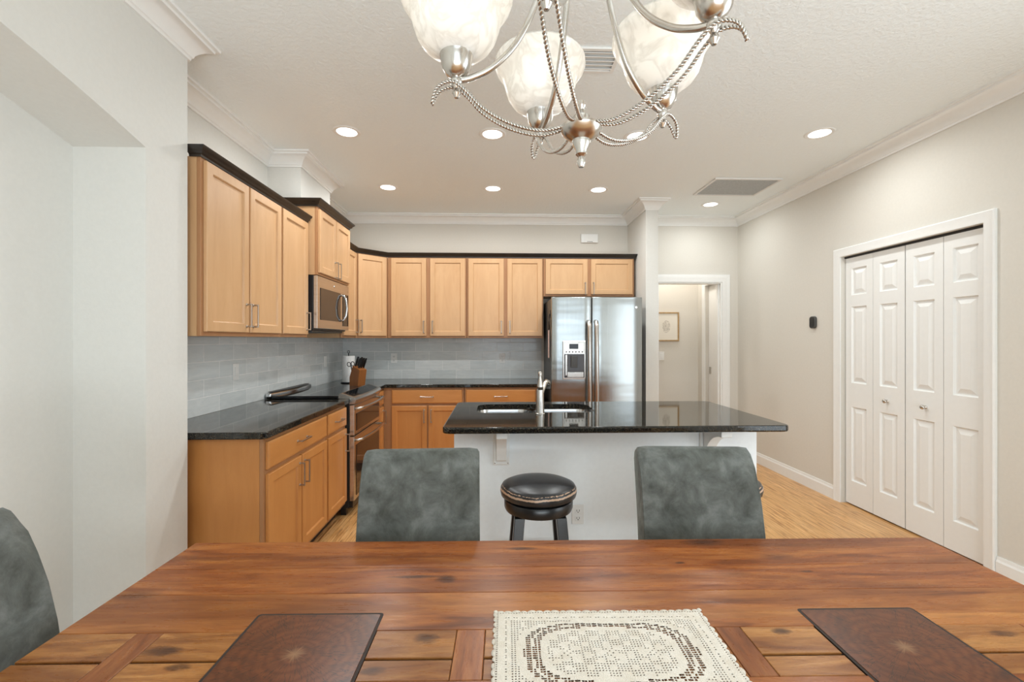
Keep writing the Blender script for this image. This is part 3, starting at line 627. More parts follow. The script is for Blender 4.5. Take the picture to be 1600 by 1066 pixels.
# ---------------------------------------------------------------- refrigerator
FX0, FX1, FYF, FT = .548, 1.462, 4.50, 1.802
fr = thing('refrigerator', 'stainless side-by-side refrigerator with water dispenser in the left door', 'refrigerator', (1.005, 4.9, 0))
MB().box(FX0+.006, FX1-.006, 4.575, 5.33, .02, 1.795).build('body', M['charcoal'], fr, bevel=.004)
SX = .948
def fdoor(x0, x1):
    # gently bowed front
    mb = MB(); n = 10; A = []
    for i in range(n+1):
        t_ = i/n; x = x0+(x1-x0)*t_; g = ((x-1.005)/.457)**2; y = FYF+.018*g
        e = .010 if i in (0, n) else 0
        A.append([mb.bm.verts.new(c) for c in ((x, y+e, .075), (x, y+e, FT), (x, 4.570, FT), (x, 4.570, .075))])
    for P_, Q_ in zip(A[:-1], A[1:]):
        for jx in range(4): mb.face([P_[jx], Q_[jx], Q_[(jx+1)%4], P_[(jx+1)%4]])
    mb.face(A[0]); mb.face(A[-1][::-1])
    return mb.build('door', M['steel'], fr, bevel=.005, seg=3)
dl = fdoor(FX0, SX-.004); dr_ = fdoor(SX+.004, FX1)
for hx, d in ((SX-.036, dl), (SX+.036, dr_)):
    hb = MB(); yb_ = FYF
    hb.tube([(hx,yb_+.004,.52),(hx,yb_-.040,.525),(hx,yb_-.056,.56),(hx,yb_-.064,.80),(hx,yb_-.066,1.04),(hx,yb_-.064,1.28),(hx,yb_-.056,1.515),(hx,yb_-.040,1.55),(hx,yb_+.004,1.555)], .021, 14)
    hb.build('handle', M['steel2'], d, smooth='all')
ds = thing('x', '', '', (0,0,0)); bpy.data.objects.remove(ds)
# dispenser: frame, keypad, cavity
dx0, dx1, dz0, dz1 = .655, .885, .985, 1.365
mb = MB(); mb.rloops(dx0, dx1, dz0, dz1, FYF-.010, [(0,.016),(0,.002),(.004,0),(.014,.0),(.016,.003)], fill=False)
mb.build('dispenser_frame', M['steel2'], dl, bevel=.0)
mb = MB(); mb.box(dx0+.016, dx1-.016, FYF-.009, FYF+.004, 1.235, dz1-.016); kp_ = mb.build('dispenser_keypad', M['plastic'] if False else M['nickel'], dl)
MB().box(dx0+.065, dx1-.075, FYF-.0105, FYF-.0092, 1.285, 1.335).build('display', M['glass_black'], kp_)
mb = MB()
for i in range(6): mb.lathe([(0,-.0015),(.007,-.0012),(.007,0)], (dx0+.035+i*.032, FYF-.009, 1.255), 12, 'y')
mb.build('buttons', M['charcoal'], kp_)
mb = MB(); mb.box(dx0+.016, dx1-.016, FYF-.006, FYF+.002, dz0+.016, 1.233); cv = mb.build('dispenser_cavity', M['oven_glass'], dl)
mb = MB(); mb.box(.735,.800,FYF-.024,FYF-.0065,1.10,1.215); mb.build('dispenser_paddle', M['charcoal'], cv, bevel=.004)
mb = MB(); mb.box(.680,.700,FYF-.012,FYF-.0065,1.02,1.225); mb.box(.700,.862,FYF-.018,FYF-.0065,dz0+.018,1.055); mb.build('drip_tray', M['steel2'], cv, bevel=.003)
MB().lathe([(0,-.003),(.012,-.003),(.013,0)], (1.395, FYF+.010, 1.700), 24, 'y').build('round_emblem', M['chrome'], dr_)
MB().box(FX0+.01, FX1-.01, 4.52, 4.60, 0, .070).build('base_grille', M['black'], fr)
# strap on the fridge side
kh = thing('hanging_strap', 'pale pink strap on a black clip hung on the left side of the refrigerator', 'strap', (.545, 4.66, 1.45))
MB().box(.5475, .5535, 4.64, 4.68, 1.60, 1.68).build('clip', M['black'], kh, bevel=.002)
mb = MB(); mb.tube([(.545,4.66,1.64),(.538,4.655,1.61),(.536,4.66,1.56),(.541,4.665,1.51),(.537,4.66,1.47)], .006, 8); mb.tube([(.537,4.64,1.60),(.533,4.63,1.55),(.537,4.645,1.50)], .005, 8); mb.build('cord', M['black'], kh, smooth='all')
mb = MB(); mb.box(.530,.541,4.645,4.685,1.19,1.475); mb.build('fabric_strap', M['pink'], kh, bevel=.003)
mb = MB(); mb.box(.5345,.5375,4.658,4.672,1.15,1.189); mb.build('tip', M['black'], kh)

# ---------------------------------------------------------------- island
IX0, IX1, IY0, IY1 = -.288, 1.592, 2.400, 3.385
PX0, PX1, PY0, PY1 = -.250, 1.565, 2.690, 3.350
isl = thing('kitchen_island', 'white kitchen island body facing the dining table', 'island', (.66, 3.0, 0))
MB().box(PX0, PX1, PY0, PY0+.11, 0, CT0-.001).build('front_panel', M['island_paint'], isl)
mb = MB(); mb.box(PX0, PX0+.02, PY0+.1105, PY1, 0, CT0-.001); mb.build('side_panel', M['island_paint'], isl)
mb = MB(); mb.box(PX1-.02, PX1, PY0+.1105, PY1, 0, CT0-.001); mb.build('side_panel', M['island_paint'], isl)
mb = MB(); mb.box(PX0+.021, PX1-.021, PY1-.02, PY1, .10, CT0-.001); rp = mb.build('cabinet_front', M['maple_frame'], isl)
for i in range(4):
    mb = MB(); w_ = (PX1-PX0-.06)/4; x0 = PX0+.03+i*w_+.008; x1 = x0+w_-.016
    mb.rloops(x0, x1, .13, .85, 0, [(0,.018),(0,.003),(.003,0),(.050,0),(.057,.008)])
    for vv_ in mb.bm.verts: vv_.co.y = PY1+.019-vv_.co.y
    mb.build('door', M['maple_dark'], isl)
MB().box(PX0+.021, PX1-.021, PY1-.08, PY1-.06, 0, .0995).build('toe_kick', M['rubber'], isl)
mb = MB().sweep([(PX0-.0005,PY1),(PX0-.0005,PY0-.0005),(PX1+.0005,PY0-.0005),(PX1+.0005,PY1)], [(u, z) for u, z in bp]); mb.build('baseboard', M['white'], isl)
def corbel(cx):
    mb = MB(); y = PY0-.0005
    mb.rloops(cx-.048, cx+.048, .640, .877, y-.018, [(0,.018),(0,.004),(.004,0),(.012,0)]); pb = mb.build('corbel_plate', M['white'], isl)
    pts = []
    for i in range(13):
        t_ = i/12; a = t_*PI/2
        pts.append((y-.019-.200*(1-math.cos(a))**.9-.012, .672+.165*math.sin(a)))
    prof = [(y-.019, .660)] + pts + [(y-.235, .840), (y-.235, .877), (y-.019, .877)]
    MB().prism(prof, 'x', cx-.030, cx+.030).build('corbel', M['white'], pb, bevel=.003)
    for xx in (cx-.038, cx+.038): MB().lathe([(0,-.002),(.004,-.001),(.004,0)], (xx, y-.018, .652), 10, 'y').build('screw', M['nickel'], pb)
corbel(.028); corbel(1.262)
# island granite with a sink cut-out
def rrect(x0, x1, y0, y1, r, n=6):
    out = []
    for cx, cy, a0 in ((x1-r,y0+r,-PI/2),(x1-r,y1-r,0),(x0+r,y1-r,PI/2),(x0+r,y0+r,PI)):
        for i in range(n+1): a = a0+PI/2*i/n; out.append((cx+r*math.cos(a), cy+r*math.sin(a)))
    return out
KX0, KX1, KY0, KY1 = -.130, .640, 2.875, 3.255
mb = MB(); bm = mb.bm
outer = rrect(IX0, IX1, IY0, IY1, .045); inner = rrect(KX0, KX1, KY0, KY1, .085)
e = .010
def ring(pts, z): return [bm.verts.new((x, y, z)) for x, y in pts]
oc = lambda d: rrect(IX0+d, IX1-d, IY0+d, IY1-d, .045-d*.8)
R = [ring(oc(.008), CT0), ring(oc(.002), CT0+.003), ring(oc(0), CT0+.010), ring(oc(0), CT1-.010), ring(oc(.002), CT1-.003), ring(oc(.008), CT1)]
RI = [ring(inner, CT1), ring(inner, CT0)]
N = len(outer)
for A, B in zip(R[:-1], R[1:]):
    for i in range(N): mb.face([A[i], A[(i+1)%N], B[(i+1)%N], B[i]])
for i in range(N): mb.face([RI[0][i], RI[0][(i+1)%N], RI[1][(i+1)%N], RI[1][i]])
for i in range(N): mb.face([R[-1][i], R[-1][(i+1)%N], RI[0][(i+1)%N], RI[0][i]]); mb.face([R[0][i], RI[1][i], RI[1][(i+1)%N], R[0][(i+1)%N]])
io = mb.build('island_countertop', M['granite']); tag(io, 'large polished black granite island top with rounded corners and sink cut-out', 'countertop')
# double-bowl sink
sk = thing('sink', 'stainless double-bowl undermount sink set in the island top', 'sink', (.255, 3.06, .70))
def bowl(x0, x1, y0, y1, dep):
    mb = MB(); L = []
    for ins, z, r in ((-.012, CT0-.0015, .09),(0, CT0-.0015, .085),(.004, CT0-.02, .082),(.012, CT0-dep+.03, .075),(.035, CT0-dep+.004, .06),(.06, CT0-dep, .05)):
        L.append(ring_(mb, rrect(x0+ins, x1-ins, y0+ins, y1-ins, r), z))
    n_ = len(L[0])
    for A, B in zip(L[:-1], L[1:]):
        for i in range(n_): mb.face([A[i], A[(i+1)%n_], B[(i+1)%n_], B[i]])
    mb.face(L[-1]); o = mb.build('bowl', M['chrome'], sk, smooth=True)
    so = o.modifiers.new('s', 'SOLIDIFY'); so.thickness = .0015; so.offset = -1
    MB().lathe([(0,.002),(.028,.002),(.042,.004),(.045,0)], ((x0+x1)/2, (y0+y1)/2, CT0-dep+.0005), 24).build('drain', M['nickel'], o)
def ring_(mb, pts, z): return [mb.bm.verts.new((x, y, z)) for x, y in pts]
bowl(KX0-.004, .235, KY0-.004, KY1+.004, .18); bowl(.262, KX1+.004, KY0-.004, KY1+.004, .20)
# faucet
fc = thing('faucet', 'brushed nickel single-lever kitchen faucet standing on the island', 'faucet', (.270, 2.825, CT1))
ORI[fc.name] = Vector((0,0,0)); lz = 0
MB().lathe([(0,0),(.030,0),(.030,.004),(.027,.007),(.0245,.06),(.0215,.142),(.0205,.150),(0,.150)], (0,0,.0005), 32).build('body', M['nickel'], fc, local=True, smooth=True)
MB().lathe([(0,.1515),(.0205,.1515),(.019,.175),(.011,.215),(.0085,.232),(.0125,.246),(.0115,.258),(.006,.264),(0,.265)], (0,0,0), 28).build('lever', M['nickel'], fc, local=True, smooth='all')
mb = MB(); mb.tube([(.004,.016,.085),(.018,.050,.135),(.040,.100,.178),(.056,.145,.190),(.068,.180,.180),(.072,.198,.160)], [.013,.0135,.0135,.0145,.0165,.0175], 16); sp_ = mb.build('spout', M['nickel'], fc, local=True, smooth='all')
MB().lathe([(0,0),(.0175,0),(.018,.022),(0,.022)], (.0725,.200,.137), 20).build('spray_head', M['charcoal'], sp_, local=True, smooth=True)

# ---------------------------------------------------------------- bar stools
def stool(label, x, y):
    r = thing('bar_stool', label, 'stool', (x, y, 0), 0, None); ORI[r.name] = Vector((0,0,0))
    MB().lathe([(0,.6120),(.170,.6120),(.183,.6200),(.187,.6370),(.186,.6530),(.178,.6670),(.155,.6770),(.10,.6850),(.05,.6875),(0,.6880)], (0,0,0), 48).build('seat_cushion', M['leather'], r, local=True, smooth='all')
    MB().lathe([(0,.5450),(.150,.5450),(.162,.5510),(.168,.5650),(.168,.5950),(.165,.6010),(0,.6010)], (0,0,0), 48).build('seat_ring', M['blackwood'], r, local=True, smooth=True)
    MB().lathe([(0,.6015),(.12,.6015),(.12,.6115),(0,.6115)], (0,0,0), 32).build('swivel_plate', M['black'], r, local=True)
    for k in range(4):
        a = PI/4+k*PI/2; c, s = math.cos(a), math.sin(a); mb = MB(); w = .024
        V = []
        for rr, z in ((.205,0),(.138,.5445)):
            for du, dv in ((-w,-w),(w,-w),(w,w),(-w,w)):
                V.append(mb.bm.verts.new((c*rr*1+du*1, s*rr+dv, z)))
        for q_ in ((0,3,2,1),(4,5,6,7),(0,1,5,4),(1,2,6,5),(2,3,7,6),(3,0,4,7)): mb.face([V[i] for i in q_])
        mb.build('leg', M['blackwood'], r, local=True, bevel=.003)
    MB().lathe([(.195+.008*math.cos(t*PI/4), .20+.008*math.sin(t*PI/4)) for t in range(8)], (0,0,0), 40, closed=True).build('foot_ring', M['blackwood'], r, local=True, smooth='all')
    return r
stool('round black stool with cracked leather seat between the two grey chairs', .205, 2.23)
st2 = stool('round black stool mostly hidden behind the right-hand grey chair', 1.140, 2.27)

# ---------------------------------------------------------------- dining table (rotated a degree)
tb = thing('dining_table', 'large polished acacia dining table with dark square inlays', 'table', (.200, .893, 0), math.radians(-0.95))
ORI[tb.name] = Vector((0,0,0))
hx, hy = 1.12, .50; TZ = .76; T0 = .722; g = .0009
mb = MB()
mb.mi = 5; mb.box(-hx+.003, hx-.003, -hy+.003, hy-.003, T0, TZ-.0045)
def board(x0, x1, y0, y1, mi, gx=g, gy=g, dz=0):
    mb.mi = mi
    x0 += gx; x1 -= gx; y0 += gy; y1 -= gy; b_ = .0012; z = TZ-dz
    L = [[mb.bm.verts.new(c) for c in ((x0+i, y0+i, zz_), (x1-i, y0+i, zz_), (x1-i, y1-i, zz_), (x0+i, y1-i, zz_))] for i, zz_ in ((0, TZ-.006), (0, z-b_), (b_, z))]
    for A, B in zip(L[:-1], L[1:]):
        for i in range(4): mb.face([A[i], A[(i+1)%4], B[(i+1)%4], B[i]])
    mb.face(L[-1])
lines = [.072, .215, .338, hy]
for sgn in (1, -1):
    for i, (a, b_) in enumerate(zip(lines[:-1], lines[1:])):
        y0, y1 = (a, b_) if sgn == 1 else (-b_, -a)
        board(-hx, hx, y0, y1, (1, 0, 0)[i] if sgn == 1 else (0, 1, 0)[i], 0, .0004)
# middle zone
cuts = [(-hx,-.955,2),(-.955,-.900,3),(-.900,-.735,2),(-.735,-.455,4),(-.455,-.285,2),(-.285,-.225,3),(-.225,.265,2),(.265,.320,3),(.320,.480,2),(.480,.752,4),(.752,.930,2),(.930,.985,3),(.985,hx,2)]
for x0, x1, k in cuts:
    if k == 2: board(x0, x1, -.012, .072, 2, .0006, .0004); board(x0, x1, -.072, -.018, 2, .0006, .0004)
    elif k == 3: board(x0, x1, -.072, .072, 3, .0006, .0004)
    else: board(x0, x1, -.072, .072, 5, 0, 0, .004)
top = mb.build('tabletop', [M['tt_a'], M['tt_b'], M['tt_c'], M['tt_s'], M['inlay'], M['tt_gap']], tb, local=True)
def inlay(cx, cy, w, h):
    m1 = MB().prism(rrect(cx-w-.006, cx+w+.006, cy-h-.006, cy+h+.006, .008, 3), 'z', TZ-.003, TZ+.0004); m1.build('inlay_groove', M['tt_gap'], tb, local=True)
    o = MB().prism(rrect(-w, w, -h, h, .006, 3), 'z', TZ-.002, TZ+.0016).build('inlay_panel', M['inlay'], tb, local=True, bevel=.001)
    o.location = (cx, cy, 0)
inlay(-.595, .000, .134, .128); inlay(.616, .000, .128, .128)
MB().box(-1.0, 1.0, -.40, .40, .63, T0-.0005).build('apron', M['tt_a'], tb, local=True)
for sx in (-1, 1):
    for sy in (-1, 1):
        MB().box(sx*.98-.05, sx*.98+.05, sy*.38-.05, sy*.38+.05, 0, .6295).build('leg', M['tt_a'], tb, local=True, bevel=.004)
# ---------------------------------------------------------------- crochet doily
dl_root_rot = math.radians(-1.0)
mb = MB(); DWx, DHy = .456, .268; cs = .0060; nx, ny = int(DWx/cs), int(DHy/cs); z = 0
def cell(i, j):
    """0 solid, 1 small hole, 2 long hole"""
    u = (i+.5-nx/2)*cs; v_ = (j+.5-ny/2)*cs
    e_ = min(i, nx-1-i, j, ny-1-j)
    if e_ == 0: return 1
    if e_ in (1, 2): return 0
    if e_ == 3: return 1 if (i+j) % 3 else 0
    q_ = ((abs(u)/.163)**3.2+(abs(v_)/.088)**3.2)**(1/3.2)
    if q_ > 1.14: return 1 if (e_ > 4 and (i % 9 or (j//2) % 3)) and not (e_ in (8,) and (i+j) % 4 < 2) else 0
    if q_ > 1.06: return 0
    if q_ > .84: return 2 if (.86 < q_ < .94 or .97 < q_ < 1.05) else 0
    if q_ > .76: return 0
    # rosettes
    for cx in (-.085, 0, .085):
        rr = math.hypot((u-cx), v_*1.25)
        if .014 < rr < .030: return 0 if (int(math.degrees(math.atan2(v_, u-cx))/22) % 3) else 1
        if rr <= .014: return 1 if (i+j) % 2 else 0
    return 1 if (math.sin(i*.9)*math.cos(j*1.1) > -.35) else 0
def zt_(x, y): return .0008+.0009*math.sin(x*38)*math.sin(y*51)+.0005*math.sin(x*190+y*120)
vc = {}
def V_(x, y):
    k = (round(x, 5), round(y, 5))
    if k not in vc: vc[k] = mb.bm.verts.new((x, y, TZ+.0022+max(0, zt_(x, y))))
    return vc[k]
for i in range(nx):
    for jx in range(ny):
        x0 = (i-nx/2)*cs; y0 = (jx-ny/2)*cs; k = cell(i, jx); hsz = {0: 0, 1: .235, 2: .34}[k]
        c4 = [V_(x0, y0), V_(x0+cs, y0), V_(x0+cs, y0+cs), V_(x0, y0+cs)]
        if k == 0: mb.face(c4); continue
        xa, xb = x0+cs*(.5-hsz), x0+cs*(.5+hsz)
        ya, yb = y0+cs*(.5-hsz), y0+cs*(.5+hsz)
        if k == 2:
            ya, yb = y0+cs*.12, y0+cs*.88
            if i % 2: xa, xb = x0+cs*1e-4, x0+cs*.80
            else: xa, xb = x0+cs*.20, x0+cs*(1-1e-4)
        h4 = [V_(xa, ya), V_(xb, ya), V_(xb, yb), V_(xa, yb)]
        for a in range(4): mb.face([c4[a], c4[(a+1)%4], h4[(a+1)%4], h4[a]])
# scalloped picot border
def scal(x, y, dx, dy, r):
    n_ = 8; c = V_(x, y); vs = []; r *= 1.0 + .25*math.sin(x*211+y*157)
    for a in range(n_+1):
        t_ = PI*a/n_; vs.append((x+dx*r*math.cos(t_)+dy*r*.7*math.sin(t_), y+dy*r*math.cos(t_)-dx*r*.7*math.sin(t_)))
    pts = [V_(*p) for p in vs]; mb.face(pts)
X2, Y2 = nx/2*cs, ny/2*cs
k_ = 26
for i in range(k_):
    x = -X2+(i+.5)*2*X2/k_; scal(x, Y2, -1, 0, X2/k_); scal(x, -Y2, 1, 0, X2/k_)
k_ = 15
for i in range(k_):
    y = -Y2+(i+.5)*2*Y2/k_; scal(X2, y, 0, 1, Y2/k_); scal(-X2, y, 0, -1, Y2/k_)
mb.lathe([(0,TZ+.0045),(.003,TZ+.004),(.0045,TZ+.003),(.003,TZ+.002),(0,TZ+.0018)], (X2+.003, Y2+.005, 0), 10); mb.lathe([(0,TZ+.0045),(.003,TZ+.004),(.004,TZ+.003),(.003,TZ+.002),(0,TZ+.0018)], (-X2-.002, Y2+.003, 0), 10)
do = mb.build('crochet_doily', M['crochet'], smooth='all'); tag(do, 'cream crocheted lace placemat lying on the dining table', 'placemat')
so = do.modifiers.new('s', 'SOLIDIFY'); so.thickness = .0012; so.offset = 1
do.location = (.225, .885, 0); do.rotation_euler = (0, 0, math.radians(-1.2))

# ---------------------------------------------------------------- upholstered chairs
def make_chair(label, loc, rz):
    """faces local -y"""
    r = thing('dining_chair', label, 'chair', loc, rz); ORI[r.name] = Vector((0,0,0))
    hw = .200
    fr_ = [(.000,.30),(.004,.50),(.012,.62),(.026,.72),(.046,.81),(.070,.88),(.092,.93),(.110,.965)]
    bk = [(.176,.955),(.166,.90),(.146,.83),(.122,.74),(.100,.62),(.086,.50),(.080,.30)]
    crest = [(.124,.984),(.142,.992),(.160,.988),(.172,.975)]
    prof = fr_+crest+bk
    mb = MB(); xs = [-hw, -hw*.96, -hw*.82, -hw*.5, 0, hw*.5, hw*.82, hw*.96, hw]; rings = []
    cy = .09
    for x in xs:
        t_ = abs(x)/hw; dome = .010*(1-t_**2); rr = []
        edge = .006 if t_ < .97 and t_ > .9 else 0
        for (y, z_) in prof:
            shr = 1.0
            zz_ = z_
            if t_ > .9 and z_ > .93: zz_ = z_-(.016 if t_ > .97 else .004)
            # front swells slightly in the middle
            yy = y-dome if (y, z_) in fr_ else y
            rr.append(mb.bm.verts.new((x*(1.0+.030*(.98-z_)), yy, zz_)))
        rings.append(rr)
    n_ = len(prof)
    for A, B in zip(rings[:-1], rings[1:]):
        for i in range(n_): mb.face([A[i], A[(i+1)%n_], B[(i+1)%n_], B[i]])
    mb.face(rings[0]); mb.face(rings[-1][::-1])
    o = mb.build('backrest', M['suede'], r, local=True); o.modifiers.new('b', 'BEVEL'); o.modifiers['b'].width = .016; o.modifiers['b'].segments = 4; o.modifiers['b'].limit_method = 'ANGLE'; o.modifiers['b'].angle_limit = math.radians(50)
    o.data.polygons.foreach_set('use_smooth', [True]*len(o.data.polygons))
    # piping seam along both front edges
    for sx in (-1, 1):
        mb = MB(); mb.tube([(sx*(hw*(1+.030*(.98-z_))-.004), y-.001+.003, z_) for y, z_ in fr_[:-1]], .003, 6); mb.build('piping', M['suede'], o, local=True, smooth='all')
    mb = MB(); mb.box(-hw-.004, hw+.004, -.40, -.002, .385, .495); mb.build('seat', M['suede'], r, local=True, bevel=.025, seg=4)
    for sx in (-1, 1):
        MB().box(sx*.172-.02, sx*.172+.02, -.385, -.345, 0, .3845).build('leg', M['darkleg'], r, local=True, bevel=.003)
        MB().box(sx*.172-.02, sx*.172+.02, .02, .06, 0, .2995).build('leg', M['darkleg'], r, local=True, bevel=.003)
    return r
make_chair('grey suede dining chair across the table, left of the round stool', (-.256, 1.475, 0), math.radians(2.0))
make_chair('grey suede dining chair across the table, right of the round stool', (.695, 1.475, 0), math.radians(-3.5))
make_chair('grey suede dining chair at the left end of the table', (-1.000, .900, 0), PI/2)

# ---------------------------------------------------------------- chandelier
CXY = Vector((.165, .884)); ch = thing('chandelier', 'brushed nickel chandelier with five alabaster glass shades and twisted rope arms', 'chandelier', (CXY.x, CXY.y, CEIL))
ORI[ch.name] = Vector((0,0,0)); zo = -CEIL
def lz_(p): return [(r_, z_+zo) for r_, z_ in p]
MB().lathe(lz_([(0,1.712),(.005,1.713),(.009,1.720),(.0075,1.729),(.006,1.733),(.011,1.738),(.0115,1.746),(.016,1.754),(.018,1.760),(.018,1.765),(.027,1.770),(.037,1.779),(.041,1.787),(.040,1.791),(.030,1.794),(.020,1.797),(.016,1.806),(.016,1.812),(.009,1.818),(.006,1.825),(.010,1.832),(.008,1.840),(0,1.844)]), (0,0,0), 32).build('hub', M['nickel'], ch, local=True, smooth=True)
mb = MB().lathe(lz_([(0,2.30),(.012,2.302),(.026,2.32),(.030,2.34),(.020,2.36),(.014,2.40),(.022,2.43),(.012,2.47),(.010,2.70),(0,2.70)]), (0,0,0), 24); mb.build('centre_column', M['nickel'], ch, local=True, smooth=True)
MB().lathe(lz_([(0,2.7005),(.012,2.7005),(.03,2.79),(.062,2.81),(.066,2.844),(0,2.844)]), (0,0,0), 32).build('ceiling_canopy', M['nickel'], ch, local=True, smooth=True)
def catmull(P, n=10):
    out = []; P = [Vector(p) for p in P]
    for i in range(len(P)-1):
        p0 = P[max(i-1,0)]; p1 = P[i]; p2 = P[i+1]; p3 = P[min(i+2,len(P)-1)]
        for k in range(n):
            t_ = k/n; out.append(.5*((2*p1)+(-p0+p2)*t_+(2*p0-5*p1+4*p2-p3)*t_*t_+(-p0+3*p1-3*p2+p3)*t_**3))
    out.append(P[-1]); return out
def rope(mb, pts, rr=.0022, off=.0019, pitch=.0125):
    pts = [Vector(p) for p in pts]; L = [0]
    for a, b_ in zip(pts[:-1], pts[1:]): L.append(L[-1]+(b_-a).length)
    T = L[-1]; n_ = int(T/pitch*9); res = []; k = 0
    for i in range(n_+1):
        s_ = T*i/n_
        while k < len(L)-2 and L[k+1] < s_: k += 1
        f = (s_-L[k])/max(1e-9, L[k+1]-L[k]); res.append((pts[k].lerp(pts[k+1], f), s_))
    up = Vector((0,0,1)); frames = []
    for i in range(len(res)):
        t_ = (res[min(i+1,n_)][0]-res[max(i-1,0)][0]).normalized(); a = (up-t_*up.dot(t_)); a = a.normalized() if a.length > 1e-5 else t_.orthogonal().normalized(); up = a
        frames.append((a, t_.cross(a)))
    for st_ in range(2):
        P = [res[i][0]+(frames[i][0]*math.cos(2*PI*res[i][1]/pitch+st_*PI)+frames[i][1]*math.sin(2*PI*res[i][1]/pitch+st_*PI))*off for i in range(len(res))]
        mb.tube(P, rr, 5)
rib = [(.030,1.792),(.070,1.782),(.110,1.787),(.155,1.804),(.195,1.830),(.225,1.862),(.248,1.880),(.268,1.879),(.284,1.868),(.292,1.850)]
offs = [.007,.010,.0115,.0125,.0130,.0125,.0115,.010,.008,.004]
smo = [(.238,1.889),(.215,1.893),(.175,1.912),(.130,1.955),(.095,2.020),(.070,2.100),(.055,2.190),(.038,2.280),(.020,2.340)]
for k in range(5):
    ang = math.radians(31.7+72*k); c, s = math.cos(ang), math.sin(ang)
    def W_(r_, t_, z_): return (c*r_-s*t_, s*r_+c*t_, z_+zo)
    arm = MB(); arm.tube(catmull([W_(r_, 0, z_) for r_, z_ in smo]), .0062, 10); arm_o = arm.build('arm', M['nickel'], ch, local=True, smooth='all')
    mb = MB(); out = [W_(r_, o_, z_) for (r_, z_), o_ in zip(rib, offs)]; back = [W_(r_, -o_, z_) for (r_, z_), o_ in zip(rib, offs)][::-1]
    tip = W_(.293, 0, 1.843)
    rope(mb, catmull(out+[tip]+back, 8)); mb.build('rope_arm', M['nickel'], ch, local=True, smooth='all')
    ctr = W_(.245, 0, 0)[:2]+(0,)
    cup = MB().lathe(lz_([(0,1.853),(.004,1.854),(.009,1.862),(.006,1.870),(.005,1.872),(.012,1.882),(.012,1.888),(.009,1.893),(.020,1.899),(.028,1.912),(.032,1.930),(.034,1.944),(.036,1.946),(.034,1.948),(.031,1.944),(.026,1.915),(0,1.905)]), ctr, 28); cup.build('cup', M['nickel'], ch, local=True, smooth=True)
    sh = MB().lathe(lz_([(.022,1.925),(.0305,1.936),(.050,1.944),(.067,1.957),(.078,1.973),(.084,1.990),(.0875,2.004),(.092,2.016),(.099,2.027),(.107,2.038),(.1115,2.050),(.1105,2.062),(.106,2.069),(.107,2.060),(.1065,2.048),(.103,2.040),(.095,2.030),(.088,2.018),(.0835,2.004),(.080,1.990),(.074,1.975),(.063,1.960),(.047,1.948),(.028,1.940),(.020,1.930)]), ctr, 40, closed=True)
    sh.build('glass_shade', M['shade'], ch, local=True, smooth='all')
    bl = MB().lathe(lz_([(0,1.906),(.013,1.907),(.014,1.935),(.022,1.960),(.028,1.985),(.022,2.010),(0,2.018)]), ctr, 16); bl.build('bulb', M['bulb'], ch, local=True, smooth='all')
    pl_ = bpy.data.lights.new('chandelier_light', 'POINT'); pl_.energy = 0.5; pl_.color = (1, .92, .80); pl_.shadow_soft_size = .03
    po = bpy.data.objects.new('chandelier_light', pl_); S.collection.objects.link(po); po.location = (CXY.x+ctr[0], CXY.y+ctr[1], 2.045)

# ---------------------------------------------------------------- ceiling fixtures
DL = [(-1.057,3.25,'nearest the left wall crown, front row'),(-.03,3.25,'second from left in the front row'),(1.014,3.25,'behind the chandelier hub'),(2.295,3.16,'alone near the right wall, front'),
      (-1.046,4.42,'leftmost in the row over the back cabinets'),(-.035,4.42,'middle of the row over the back cabinets'),(.995,4.42,'above the refrigerator'),(2.319,4.86,'by the hall doorway beyond the square grille')]
proto = None
for i, (x, y, wh) in enumerate(DL):
    if proto is None:
        proto = thing('recessed_downlight', '', 'downlight', (x, y, CEIL), 0, 'recessed ceiling downlights'); ORI[proto.name] = Vector((0,0,0)); r = proto
        MB().lathe([(.070,-.004),(.090,-.006),(.097,-.001),(.097,-.0005),(.070,-.0005)], (0,0,0), 36, closed=True).build('trim_ring', M['white'], r, local=True, smooth=True)
        MB().lathe([(0,-.003),(.0695,-.003),(.0695,-.0005),(0,-.0005)], (0,0,0), 36).build('lens', M['led'], r, local=True)
    else: r = copy_tree(proto)
    r.location = (x, y, CEIL); r['label'] = 'round white recessed ceiling downlight '+wh
    area('downlight_beam', (x, y, CEIL-.012), (0,0,0), .13, .13, 6 if y > 4.6 else 9, (0.96, 1.0, 1.0), 'DISK', 170)
# return-air grille
vt = thing('return_air_grille', 'square return-air grille with white frame in the ceiling near the right wall', 'air vent', (2.29, 4.30, CEIL))
mb = MB(); vx0, vx1, vy0, vy1 = 1.98, 2.605, 4.055, 4.53; zc = CEIL-.0005
for q_ in ((vx0,vx1,vy0,vy0+.022),(vx0,vx1,vy1-.022,vy1),(vx0,vx0+.022,vy0+.022,vy1-.022),(vx1-.022,vx1,vy0+.022,vy1-.022)): mb.box(*q_, zc-.012, zc)
mb.build('frame', M['vent'], vt)
MB().box(vx0+.0225, vx1-.0225, vy0+.0225, vy1-.0225, zc-.003, zc).build('filter', M['grey_grille'], vt)
mb = MB()
for i in range(30):
    y = vy0+.03+i*(vy1-vy0-.06)/29; mb.box(vx0+.023, vx1-.023, y-.0035, y+.0035, zc-.008, zc-.004)
mb.build('louvres', M['grey_grille'], vt)
v2 = thing('supply_register', 'small white louvred supply register in the ceiling behind the chandelier', 'air vent', (.50, 2.35, CEIL))
mb = MB(); a0, a1, b0, b1 = .40, .635, 2.265, 2.475
for q_ in ((a0,a1,b0,b0+.02),(a0,a1,b1-.02,b1),(a0,a0+.02,b0+.02,b1-.02),(a1-.02,a1,b0+.02,b1-.02)): mb.box(*q_, zc-.010, zc)
mb.build('frame', M['white'], v2)
